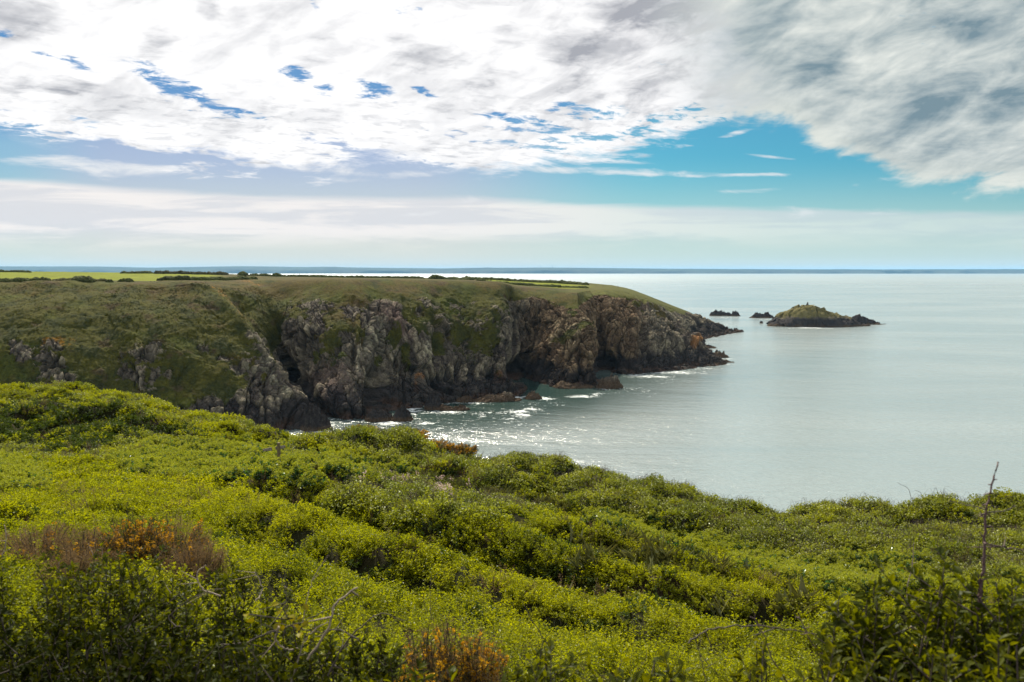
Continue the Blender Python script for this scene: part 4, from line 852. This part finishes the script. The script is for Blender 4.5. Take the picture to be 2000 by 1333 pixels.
# ------------------------------------------------------------------ scrub and turf tufts on the headland
L_TURF = leaf_mat('clifftop_scrub_leaf', (.040, .044, .010, 1), (.066, .066, .015, 1), .2, (1.3, 1.2, .8), .02)
L_TURFD = leaf_mat('cliff_ivy_leaf', (.026, .036, .010, 1), (.052, .064, .015, 1), .2, (1.3, 1.2, .8), .02)
PS_T = proto_set('clifftop_tuft', 5, lambda i: p_scrub_far(i, L_TURF)); PS_D = proto_set('cliff_ivy_tuft', 5, lambda i: p_scrub_far(i, L_TURFD))
okv = np.where((vv > .6) & (TV > 1.6) & (TV < 6.0) & (P1[:, 2] > 7) & (PXb > -250) & (fieldm < .3))[0]
wgt = np.where(TV[okv] > 5, .35, 1.) ; wgt = wgt / wgt.sum()
pick_ = rng.choice(okv, 17000, replace=False, p=wgt); dkm = fbm(P1[pick_], 6., 5, 61, .65) + .3 * rng.normal(size=len(pick_)) > .05
sz = rng.uniform(.5, 1.3, len(pick_)) * np.where(TV[pick_] > 5, .7, 1.); sz = np.where(dkm, sz, sz * .7)
scatter('clifftop_turf_and_scrub', PS_T, P1[pick_[~dkm]] - [0, 0, .1], sz[~dkm], .5)
scatter('cliff_ivy_and_low_scrub', PS_D, P1[pick_[dkm]] - [0, 0, .1], sz[dkm], .5)

# ------------------------------------------------------------------ hedges and bushes on the headland
topv = P1[TV > 4.7][::3]
def hz(x, y):
    d = (topv[:, 0] - x)**2 + (topv[:, 1] - y)**2; k = np.argpartition(d, 6)[:6]; return topv[k, 2].mean()
M_HEDGE = rock_mat('hedge_foliage', 1.2, .9, .5)
def hedge(pts, h, wd, label, name='hedge', cat='hedge', seed=0, colr_=(.062, .072, .022), group=None, lump=.35, ends=True):
    """pts [(px, Y)], h metres high, wd metres thick"""
    q = []
    for px_, Y_ in pts: x_ = at(px_, 540, Y_)[0]; q.append((x_, Y_, hz(x_, Y_)))
    q = np.array(q); L_ = np.linalg.norm(np.diff(q, axis=0), axis=1).sum(); n = int(np.clip(L_ / .45, 16, 420)); t = np.linspace(0, len(q) - 1, n)
    i = np.clip(t.astype(int), 0, len(q) - 2); c = q[i] + (q[i + 1] - q[i]) * (t - i)[:, None]; c[:, 2] = [hz(a, b) for a, b in c[:, :2]]
    T = unit(np.gradient(c, axis=0) * [1, 1, 0]); Sd = np.stack([-T[:, 1], T[:, 0], 0 * T[:, 0]], 1); m = 15; th = np.linspace(-.25, math.pi + .25, m)
    s_ = np.linspace(0, 1, n); en = np.sqrt(np.clip(np.minimum(s_, 1 - s_) * L_ / (h * 1.2), .02, 1)) if ends else np.ones(n)
    hh = h * en * (1 + lump * 1.6 * fbm(c, h * 2.2, 4, seed, .6)); ww = wd * en * .5
    V = c[:, None] + Sd[:, None] * (np.cos(th)[None] * ww[:, None])[..., None]; V[..., 2] += np.sin(th)[None] * hh[:, None]
    V = V.reshape(-1, 3); r = h * .5; f, e = facets(V, (r, r, r), seed + 1, .3)
    out = V - np.repeat(c, m, 0); out = unit(out); V = V + out * (.28 * h * fbm(V, r * .8, 4, seed + 2, .65) + .16 * h * (sst(e, 0, .5) - .5))[:, None]
    cc = np.tile(np.array(colr_), (len(V), 1)) * (1 + .5 * fbm(V, r, 4, seed + 3) + .25 * f)[:, None]
    o = mesh_obj(name, V - q[0], grid_faces(n, m), M_HEDGE, col=cc); o.location = q[0]; return tag(o, label, cat, group)
hedge([(-120, 272), (-20, 268), (60, 268), (100, 270)], 1.1, 3.2, 'dark hedge along the cliff edge below the left end of the green field', seed=401, group='hedges on the headland')
hedge([(140, 271), (165, 270), (186, 273)], 1.5, 4, 'tall wind-bent bush in the middle of the hedge below the green field', 'bush', 'bush', seed=405, colr_=(.07, .078, .03), group='bushes on the headland')
hedge([(100, 275), (150, 276), (210, 284)], 1.0, 3, 'pale broken hedge running up to the tall wind-bent bush', seed=409, colr_=(.075, .075, .03), group='hedges on the headland')
hedge([(205, 276), (222, 277)], 1.6, 4, 'small rounded bush between the wind-bent bush and the dark hedge', 'bush', 'bush', seed=413, group='bushes on the headland')
hedge([(228, 280), (262, 282)], 1.2, 3, 'low dark bush at the head of the grassy gully', 'bush', 'bush', seed=414, group='bushes on the headland')
hedge([(305, 300), (350, 300), (372, 304)], 1.5, 4, 'blackish hedge below the right part of the green field', seed=417, colr_=(.045, .052, .019), group='hedges on the headland')
hedge([(372, 310), (440, 330), (500, 350)], 1.3, 4, 'olive hedge slanting up from the blackish hedge to the orange gorse', seed=421, group='hedges on the headland')
hedge([(-80, 660), (62, 655)], 1.6, 4, 'thin hedge along the skyline at the left end of the field', seed=425, group='hedges on the headland')
hedge([(235, 630), (300, 625)], 1.7, 5, 'low hedge on the skyline in the middle of the field', seed=429, group='hedges on the headland')
hedge([(300, 600), (360, 600), (448, 600)], 2.2, 6, 'long dark hedge on the skyline at the right end of the field', seed=433, colr_=(.05, .05, .022), group='hedges on the headland')
hedge([(463, 560), (486, 560)], 3.4, 8, 'rounded tree clump just right of the strip of sea at the field end', 'tree_clump', 'trees', seed=437, group='tree clumps on the skyline')
hedge([(530, 580), (552, 580)], 3.0, 7, 'small rounded tree clump, second from the field end', 'tree_clump', 'trees', seed=441, group='tree clumps on the skyline')
hedge([(600, 600), (640, 600)], 2.0, 7, 'flat-topped tree clump, widest and rightmost on the skyline', 'tree_clump', 'trees', seed=445, group='tree clumps on the skyline')
hedge([(486, 590), (600, 600), (700, 620), (830, 620)], 1.6, 5, 'long low hedge under the tree clumps along the back of the headland', seed=449, group='hedges on the headland')
hedge([(835, 560), (872, 560)], 2.6, 7, 'humped thicket on the skyline above the grassy cliff middle', 'thicket', 'thicket', seed=453, group='bushes on the headland')
hedge([(870, 560), (905, 540), (920, 520)], 1.6, 5, 'low hedge joining the humped thicket to the small right field', seed=457, group='hedges on the headland')
hedge([(905, 600), (1000, 590), (1080, 570), (1150, 545)], 1.9, 5, 'hedge behind the small bright field near the point', seed=461, group='hedges on the headland')
hedge([(930, 430), (1010, 440), (1090, 450), (1150, 460)], 1.1, 4, 'hedge in front of the small bright field near the point', seed=465, group='hedges on the headland')
# fence posts and masts too far away to show parts
M_POST = plain('fence_post_wood', (.08, .065, .05))
for i_, (px_, Y_) in enumerate(((1137, 520), (1178, 500), (1207, 490))):
    x_ = at(px_, 550, Y_)[0]; z_ = hz(x_, Y_); v, f = tube([(0, 0, -.3), (.03, 0, .6), (.02, 0, 1.4)], .14, .11, 6); po = mesh_obj('fence_post', v, f, M_POST); po.location = (x_, Y_, z_)
    tag(po, ['wooden post at the end of the hedge behind the small field', 'wooden post on the bare turf where the headland begins to slope', 'wooden post farthest out on the sloping point'][i_], 'post', 'fence posts on the headland')
M_MAST = plain('mast_steel', (.30, .32, .34))
for i_, (px_, hgt_) in enumerate(((1056, 70), (1079, 85))):
    p_ = at(px_, 524.5, 18200.); v, f = tube([(0, 0, -40), (0, 0, 20), (0, 0, hgt_)], 6, 2.5, 6); mo = mesh_obj('radio_mast', v, f, M_MAST); mo.location = p_
    tag(mo, ['thin radio mast on the far blue coast, the shorter, left one of two', 'thin radio mast on the far blue coast, the taller, right one of two'][i_], 'mast', 'masts on the far coast')

# ------------------------------------------------------------------ wooden fingerpost
M_WOOD = plain('weathered_oak', (.155, .125, .06), .85, .4, 14.); M_ARM = plain('weathered_arm', (.17, .14, .12), .85, .3, 14.); M_CARVE = plain('carved_letters', (.42, .40, .36), .9, .1)
p_ = at(545, 900, 29.5); zs = float(gh(np.array([p_[0]]), np.array([p_[1]]))[0]); ztop = float(at(545, 865, 29.5)[2])
sign = empty('fingerpost', (p_[0], p_[1], zs)); tag(sign, 'weathered wooden fingerpost with two short arms standing in the yellow-green plants', 'signpost')
def box(x0, x1, y0, y1, z0, z1, bv=.012):
    """box with its edges cut off"""
    V, xs_, ys_, zs_ = [], (x0, x0 + bv, x1 - bv, x1), (y0, y0 + bv, y1 - bv, y1), (z0, z0 + bv, z1 - bv, z1)
    import bmesh
    bm = bmesh.new(); bmesh.ops.create_cube(bm, size=1)
    for v in bm.verts: v.co = ((x0 + x1) / 2 + v.co.x * (x1 - x0), (y0 + y1) / 2 + v.co.y * (y1 - y0), (z0 + z1) / 2 + v.co.z * (z1 - z0))
    bmesh.ops.bevel(bm, geom=bm.edges[:], offset=bv, segments=2, affect='EDGES'); return bm
def bmo(name, bm, m, parent):
    me = bpy.data.meshes.new(name); bm.to_mesh(me); bm.free(); me.materials.append(m); o = link(bpy.data.objects.new(name, me)); o.parent = parent; return o
hp = ztop - zs
bm_ = box(-.065, .065, -.065, .065, -.4, hp)
for v in bm_.verts:
    if v.co.z > hp - .05: v.co.x *= .8; v.co.y *= .8
bmo('post', bm_, M_WOOD, sign)
for s_, x0, x1, tl in ((-1, -.40, -.066, .12), (1, .066, .42, .10)):
    bm_ = box(min(x0, x1), max(x0, x1), -.022, .022, hp - .27, hp - .14, .008)
    for v in bm_.verts:
        if abs(v.co.x) > .37: v.co.z += (.03 if v.co.z < hp - .2 else -.03) * 0.8
    arm = bmo('arm', bm_, M_ARM, sign); arm.rotation_euler = (0, -.12, .25)
    import bmesh
    lb = bmesh.new()
    for j in range(6):
        xx = (x0 + x1) / 2 + (j - 2.5) * .045; r = bmesh.ops.create_cube(lb, size=1)['verts']
        for v in r: v.co = (xx + v.co.x * .014 + (.014 * (1 if j % 2 else -1)) * v.co.z, -.0245 + v.co.y * .004, hp - .205 + v.co.z * .07)
    bmo('lettering', lb, M_CARVE, arm)

# ------------------------------------------------------------------ single shrubs close by
def soil(x, y): return float(gh(np.array([x]), np.array([y]))[0])
def shrub(px_, top, Y_, rad, nst, per, L, label, leafm=L_SHRUB, name='blackthorn_shrub', cat='shrub', group='blackthorn shrubs in front of the camera', seed=1, twigs=True, fine=True):
    global rng
    rng = np.random.default_rng(seed); p = at(px_, top, Y_); z0 = soil(p[0], p[1]); h = max(.25, p[2] - z0 + .03)
    root = empty(name, (p[0], p[1], z0)); tag(root, label, cat, group)
    bb, fb = Bag(), Bag(); PP, DD = [], []
    for i in range(nst):
        a = rng.uniform(0, 6.283); r = rad * math.sqrt(rng.uniform(0, 1)); hh = h * rng.uniform(.72, 1.0) * (1 - .30 * (r / rad)**2)
        q = np.linspace(0, 1, 7)[:, None]; b = np.array([r * .3 * math.cos(a), r * .3 * math.sin(a), -.05]); t = np.array([r * math.cos(a), r * math.sin(a), hh])
        path = b + (t - b) * q + np.sin(q * 3.14) * np.array([math.cos(a), math.sin(a), 0]) * rng.uniform(0, .10) + rng.normal(size=(7, 3)) * .008
        bb.add(*tube(path, .0075, .002, 5))
        stems = [(path, per)]
        for k in range(5):
            u = rng.uniform(.25, .9); j = u * 6; o = path[int(j)] + (path[int(j) + 1] - path[int(j)]) * (j % 1); d = unit(rng.normal(size=3) * [1, 1, .3] + [0, 0, .75]); l = rng.uniform(.10, .24) * (h / .8)**.5
            q3 = np.linspace(0, 1, 4)[:, None]; sp_ = o + d * l * q3 + [0, 0, .03] * q3**2; bb.add(*tube(sp_, .0035, .0012, 4)); stems.append((sp_, per // 3))
        for sp_, n in stems:
            u = np.sort(rng.uniform(.12, 1, n))**.8 * (len(sp_) - 1.001); i0 = u.astype(int); c = sp_[i0] + (sp_[i0 + 1] - sp_[i0]) * (u - i0)[:, None]
            ax = unit(sp_[-1] - sp_[0]); d = unit(rng.normal(size=(n, 3))); d = d - ax * (d @ ax)[:, None] * .8; d = unit(unit(d) + ax * rng.uniform(.3, 1.3, n)[:, None]); PP.append(c); DD.append(d)
    P_, D_ = np.concatenate(PP), np.concatenate(DD); n = len(P_); V, F = leaves(P_, D_, L * rng.uniform(.55, 1.25, n), L * .42 * rng.uniform(.7, 1.2, n), fine); fb.add(V, F)
    fb.obj('foliage', leafm, root); br_ = bb.obj('branches', M_TWIG, root, True); return root
L_SHRUB_SHADED = leaf_mat('blackthorn_leaf_shaded', (.009, .014, .0015, 1), (.028, .036, .002, 1), .35, (2.6, 2.1, .3), .004, .5)  # darker copy of the blackthorn leaf, shade painted into the lowest shrubs
SH = [ # px, top, Y, radius, stems, leaves per stem, leaf length
 (30, 1085, 4.6, .50, 30, 60, .040, 'leafy blackthorn shrub in the bottom left corner, beneath the brown gorse'),
 (215, 1095, 4.4, .48, 30, 60, .042, 'leafy blackthorn shrub below the orange-flowered gorse on the left'),
 (390, 1125, 4.3, .45, 28, 60, .042, 'leafy blackthorn shrub left of the tangle of bare grey twigs'),
 (-80, 1200, 3.3, .45, 26, 60, .040, 'dark blackthorn shrub cut by the left edge, very near'),
 (130, 1215, 3.2, .42, 28, 60, .040, 'dark blackthorn shrub nearest the bottom left corner'),
 (330, 1245, 3.1, .40, 28, 60, .040, 'dark blackthorn shrub at the bottom, under the leafy left shrubs'),
 (540, 1215, 3.6, .38, 24, 50, .040, 'blackthorn shrub overgrown by bare grey twigs and yellow leaves'),
 (690, 1255, 3.4, .34, 22, 50, .038, 'low blackthorn shrub just left of the foreground gorse'),
 (500, 1290, 2.6, .30, 20, 50, .040, 'lowest dark shrub at the bottom edge under the bare twigs'),
 (800, 1322, 2.9, .30, 16, 50, .046, 'low leafy shrub at the bottom edge beneath the orange gorse'),
 (1060, 1240, 2.9, .12, 7, 50, .044, 'narrow pointed blackthorn spray at the bottom middle'),
 (970, 1300, 2.6, .26, 14, 46, .046, 'low pale-tipped shrub at the bottom edge between gorse and pointed spray'),
 (1180, 1292, 2.7, .26, 14, 46, .046, 'low shrub at the bottom edge right of the pointed spray'),
 (1260, 1280, 2.8, .20, 12, 46, .044, 'upright blackthorn spray left of the arching brown stem'),
 (1440, 1265, 2.8, .30, 16, 50, .046, 'pale-tipped shrub under the arching brown stem'),
 (1580, 1285, 2.5, .28, 16, 50, .046, 'low shrub at the bottom edge, left of the two tall right-hand shrubs'),
 (1715, 1135, 2.9, .19, 19, 62, .048, 'tall leafy blackthorn, the left of the two tall right-hand shrubs'),
 (1905, 1085, 2.8, .22, 26, 62, .048, 'tall leafy blackthorn with a long bare shoot rising over the sea'),
 (2030, 1120, 2.9, .24, 24, 60, .046, 'leafy blackthorn cut by the right edge of the picture'),
 (1820, 1235, 2.5, .22, 18, 56, .046, 'short shrub filling the gap between the two tall right-hand shrubs'),
 (1960, 1250, 2.3, .26, 20, 56, .046, 'short shrub in the bottom right corner'),
]
shr = [shrub(*a, leafm=L_SHRUB_SHADED if i in (3, 4, 5, 7, 8) else L_SHRUB, seed=500 + i) for i, a in enumerate(SH)]
def cane(name, pts, Y_, r0, r1, label, m=M_TWIG, cat='twig', group='bare twigs and canes', parent=None, side=0, seed=0, gnd=False):
    """bent bare stem through photo points"""
    rr = np.random.default_rng(seed); Ys = np.linspace(Y_, Y_ + .12, len(pts)); A_ = at([a for a, b in pts], [b for a, b in pts], Ys)
    t = np.linspace(0, len(A_) - 1, max(10, len(A_) * 6)); path = catmull(A_, t) + rr.normal(size=(len(t), 3)) * .0012 * Y_ ** .5; b = Bag()
    b.add(*tube(path, r0, r1, 6))
    for k in range(side):
        j = rr.integers(2, len(path) - 2); d = unit(rr.normal(size=3) * [1, .6, .8]); l = rr.uniform(.012, .03) if side > 8 else rr.uniform(.05, .16)
        q = np.linspace(0, 1, 3)[:, None]; b.add(*tube(path[j] + d * l * q, r1 * 1.2 if side > 8 else r1 * 1.3, r1 * .4, 4))
    o0 = np.array(parent.location) if parent else path[0]
    for i in range(len(b.V)): b.V[i] = b.V[i] - o0
    o = b.obj(name, m, parent, True)
    if not parent: o.location = o0; tag(o, label, cat, group)
    return o
M_RED = plain('reddish_bark', (.085, .045, .045), .7, .3, 40.)
tall = shr[17]
cane('bare_shoot', [(1912, 1190), (1916, 1140), (1922, 1080), (1925, 1010), (1935, 955), (1950, 902)], 2.8, .0070, .0026, None, M_RED, parent=tall, side=26, seed=1)
cane('bare_shoot', [(1925, 1062), (1965, 1070), (2030, 1078)], 2.8, .0035, .0015, None, M_RED, parent=tall, side=3, seed=2)
cane('bare_shoot', [(1930, 1000), (1965, 998), (1985, 988)], 2.8, .0028, .0012, None, M_TWIG, parent=tall, seed=3)
cane('bare_shoot', [(1925, 995), (1890, 986), (1850, 978)], 2.8, .0024, .001, None, M_TWIG, parent=tall, seed=4)
CN = [([(1344, 1256), (1380, 1232), (1450, 1222), (1540, 1230), (1625, 1244)], 3.2, .0045, .003, 'brown stem arching low over the pale-tipped shrub, lower right', M_TWIG, 4),
 ([(1545, 1345), (1510, 1290), (1490, 1240), (1468, 1190)], 3., .0045, .002, 'upright reddish twig crossing the left half of the arching stem', M_RED, 12),
 ([(1640, 1345), (1600, 1280), (1575, 1236), (1560, 1200)], 3., .0045, .002, 'upright reddish twig crossing the right half of the arching stem', M_RED, 12),
 ([(1380, 1340), (1370, 1290), (1352, 1230)], 3., .003, .0015, 'thin upright twig left of the foot of the arching stem', M_TWIG, 3),
 ([(1775, 1190), (1772, 1150), (1782, 1100), (1784, 1060)], 9., .012, .005, 'pale dead cane standing behind the tall right-hand shrubs', M_PALETWIG, 4),
 ([(1778, 1225), (1790, 1232), (1806, 1246)], 4., .008, .006, 'short pale broken stick between the two tall right-hand shrubs', M_PALETWIG, 1),
 ([(600, 1290), (640, 1230), (655, 1180), (698, 1148)], 3.2, .007, .005, 'pale forked stick pointing up right out of the twig tangle', M_PALETWIG, 2),
 ([(545, 1225), (538, 1250), (560, 1268), (590, 1262), (603, 1240), (640, 1215)], 3.1, .005, .003, 'pale bramble stem curled into a loop in the twig tangle', M_PALETWIG, 1),
 ([(430, 1262), (480, 1255), (520, 1238), (600, 1210), (700, 1160)], 3.3, .005, .002, 'long grey twig lying through the tangle, lower left of middle', M_TWIG, 5),
 ([(590, 1230), (600, 1170), (612, 1130), (640, 1085)], 3.5, .004, .0015, 'thin pale stalk rising highest out of the twig tangle', M_PALETWIG, 2),
 ([(350, 1225), (330, 1205), (390, 1160), (440, 1150)], 3.6, .004, .0015, 'grey twig at the left end of the tangle', M_TWIG, 4),
 ([(430, 1165), (395, 1150), (385, 1120), (402, 1105)], 3.7, .005, .002, 'stubby grey twig above the left end of the tangle', M_PALETWIG, 3),
 ([(640, 1320), (680, 1250), (740, 1200), (790, 1215)], 3.3, .006, .002, 'dark branch bending towards the foreground gorse', M_TWIG, 5),
 ([(540, 1210), (560, 1170), (545, 1120)], 3.6, .004, .0018, 'dark upright twig left of the highest pale stalk', M_TWIG, 4),
 ([(500, 1175), (512, 1150), (497, 1115)], 3.7, .004, .0018, 'short pale upright twig at the left of the tangle', M_PALETWIG, 2),
 ([(458, 1140), (450, 1100), (443, 1070)], 5., .005, .002, 'dark upright stalk in front of the brown gorse edge', M_TWIG, 6),
 ([(700, 1250), (660, 1230), (620, 1236), (570, 1222)], 3.2, .004, .002, 'crooked grey twig crossing the middle of the tangle', M_TWIG, 5),
 ([(843, 1210), (840, 1170), (843, 1120)], 6., .004, .0015, 'thin dark stalk above the foreground gorse', M_TWIG, 3),
 ([(1075, 1265), (1040, 1215), (1020, 1175)], 5., .004, .0015, 'thin dark stalk right of the foreground gorse', M_TWIG, 3),
 ([(1779, 975), (1774, 955), (1752, 943)], 34.5, .014, .008, 'tiny arched bramble against the sea, the left one on the bank', M_TWIG, 0),
 ([(1802, 976), (1797, 962), (1786, 958)], 34.5, .014, .008, 'tiny arched bramble against the sea, right beside the left one', M_TWIG, 0),
 ([(1985, 985), (1980, 968), (1962, 960)], 34., .014, .008, 'tiny arched bramble against the sea beyond the tall bare shoot', M_TWIG, 0),
 ([(36, 935), (34, 912), (14, 884)], 33., .02, .012, 'pale dead stem arching over the dark thicket at the left', M_PALETWIG, 0),
 ([(229, 915), (236, 906), (246, 896)], 30., .018, .012, 'pale dead stem among the yellow-green plants left of the fingerpost', M_PALETWIG, 0),
 ([(185, 1092), (178, 1075), (172, 1062)], 7.4, .008, .005, 'pale dead stick in front of the orange-flowered gorse', M_PALETWIG, 1),
 ([(5, 1085), (12, 1055), (8, 1025)], 7.4, .007, .004, 'pale dead stick at the left edge beside the brown gorse', M_PALETWIG, 3)]
for i, (pts, Y_, r0, r1, lab, m_, sd_) in enumerate(CN): cane('bare_twig', pts, Y_, r0 * .8, r1 * .8, lab, m_, side=sd_, seed=600 + i)
# yellowed leaves caught in the tangle
rng = np.random.default_rng(71); b = Bag(); n = 20; pp = at(rng.normal(560, 55, n).clip(440, 640), rng.normal(1212, 20, n), rng.uniform(3.0, 3.4, n)); V, F = leaves(pp, unit(rng.normal(size=(n, 3)) + [0, -.3, .3]), .036, .028, True)
b.add(V - pp[0], F); 
q_ = np.array([pp[np.argsort(pp[:, 0])[k]] for k in range(0, n, 4)]); b.add(*tube(q_ - pp[0], .003, .002, 4), 1)
yl = b.obj('bramble_runner', [L_YEL, M_TWIG]); yl.location = pp[0]; tag(yl, 'bramble runner with bright yellow leaves in the twig tangle', 'bramble')

def gorse(px_, top, Y_, rad, nst, label, bloom=0, brown=.5, seed=1, name='gorse_bush', hmin=.3, spl=.028, bs=.02, group='gorse bushes'):
    global rng
    rng = np.random.default_rng(seed); p = at(px_, top, Y_); z0 = soil(p[0], p[1]); h = max(hmin, p[2] - z0)
    root = empty(name, (p[0], p[1], z0)); tag(root, label, 'gorse', group); bb, gb, db, fb = Bag(), Bag(), Bag(), Bag()
    for i in range(nst):
        a = rng.uniform(0, 6.283); r = rad * math.sqrt(rng.uniform(0, 1)); hh = h * rng.uniform(.6, 1.) * (1 - .35 * (r / rad)**2); t = np.array([r * math.cos(a), r * math.sin(a), hh]); b0 = t * [.12, .12, 0] - [0, 0, .05]
        q = np.linspace(0, 1, 5)[:, None]; path = b0 + (t - b0) * q + rng.normal(size=(5, 3)) * .012; bb.add(*tube(path, .006, .002, 4)); isb = rng.uniform() < brown
        n = 130; u = rng.uniform(.25, 1, n) * 3.999; i0 = u.astype(int); c = path[i0] + (path[i0 + 1] - path[i0]) * (u - i0)[:, None]; ax = unit(t - b0); d = unit(unit(rng.normal(size=(n, 3))) + ax * .5)
        c = c + d * rng.uniform(0, .035, n)[:, None]
        V, F = leaves(c, d, spl * rng.uniform(.6, 1.3, n), spl * .16); (db if isb else gb).add(V, F)
        if bloom and rng.uniform() < bloom:
            k = rng.integers(4, 12); u = rng.uniform(.6, .99, k) * 3.999; i0 = u.astype(int); c = path[i0] + (path[i0 + 1] - path[i0]) * (u - i0)[:, None] + rng.normal(size=(k, 3)) * .016
            c = np.repeat(c, 5, 0); d = unit(rng.normal(size=(len(c), 3)) + [0, 0, .5]); V, F = leaves(c, d, bs * rng.uniform(.7, 1.1, len(c)), bs * .75); fb.add(V, F)
    bb.obj('branches', M_TWIG, root)
    if gb.n: gb.obj('foliage', L_GORSE, root)
    if db.n: db.obj('dead_foliage', L_BROWN, root)
    if fb.n: fb.obj('blossom', L_BLOOM, root)
    return root
GO = [(70, 1025, 7.9, .55, 120, 'brown dead-looking gorse bush at the left edge', .03, .95), (165, 1030, 7.6, .42, 90, 'brown gorse bush between the left-edge one and the flowering one', .06, .85),
 (255, 1005, 8.0, .48, 130, 'gorse bush thick with orange flowers on the left slope', .75, .25), (335, 1005, 8.1, .42, 110, 'half-brown gorse bush touching the flowering one on its right', .30, .75), (375, 1050, 7.5, .34, 90, 'small brown gorse bush at the right end of the left clump', .02, 1.),
 (850, 1195, 4.3, .20, 70, 'foreground gorse with brown spikes and orange flowers, the tallest there', .45, .7), (925, 1222, 4.3, .20, 70, 'foreground gorse with orange flowers, right of the tallest one', .5, .7), (810, 1275, 3.7, .18, 50, 'foreground gorse with orange flowers, lowest and furthest left', .8, .25),
 (1795, 1238, 4.6, .15, 36, 'small gorse with orange flowers between the tall right-hand shrubs', .8, .1),
 (132, 1068, 6.6, .28, 60, 'small brown gorse in front of the left clump', .02, .95)]
for i, (a, b_, c_, d_, e__, lab, bl, brn) in enumerate(GO): gorse(a, b_, c_, d_, e__, lab, bl, brn, 700 + i, spl=.030 if c_ > 6 else .022, bs=.024 if c_ > 6 else .019)
for i, (a, b_, c_, r_g, lab, bl) in enumerate([(708, 841, 39.5, 1.0, 'gorse bush in yellow flower on the bank against the surf', .8), (760, 852, 39.3, .8, 'thin gorse bush second from the left on the bank', .35), (795, 856, 39., 1.2, 'broad gorse bush in deep yellow flower on the bank', .95),
                                        (850, 870, 38.8, 1.0, 'gorse bush with scattered flowers right of the broad one on the bank', .6), (905, 880, 38.6, .8, 'small gorse bush with few flowers, fourth along the bank', .4), (965, 893, 38.4, .7, 'small gorse bush furthest right on the bank', .35)]):
    gorse(a, b_, c_, r_g, 110, lab, bl, .3, 730 + i, hmin=.7, spl=.07, bs=.075, group='gorse bushes on the bank')
gorse(118, 746, 71., 1.3, 110, 'brown gorse bush on the skyline of the left hill', .1, .95, 741, hmin=.9, spl=.10, bs=.1, group='gorse bushes on the bank')
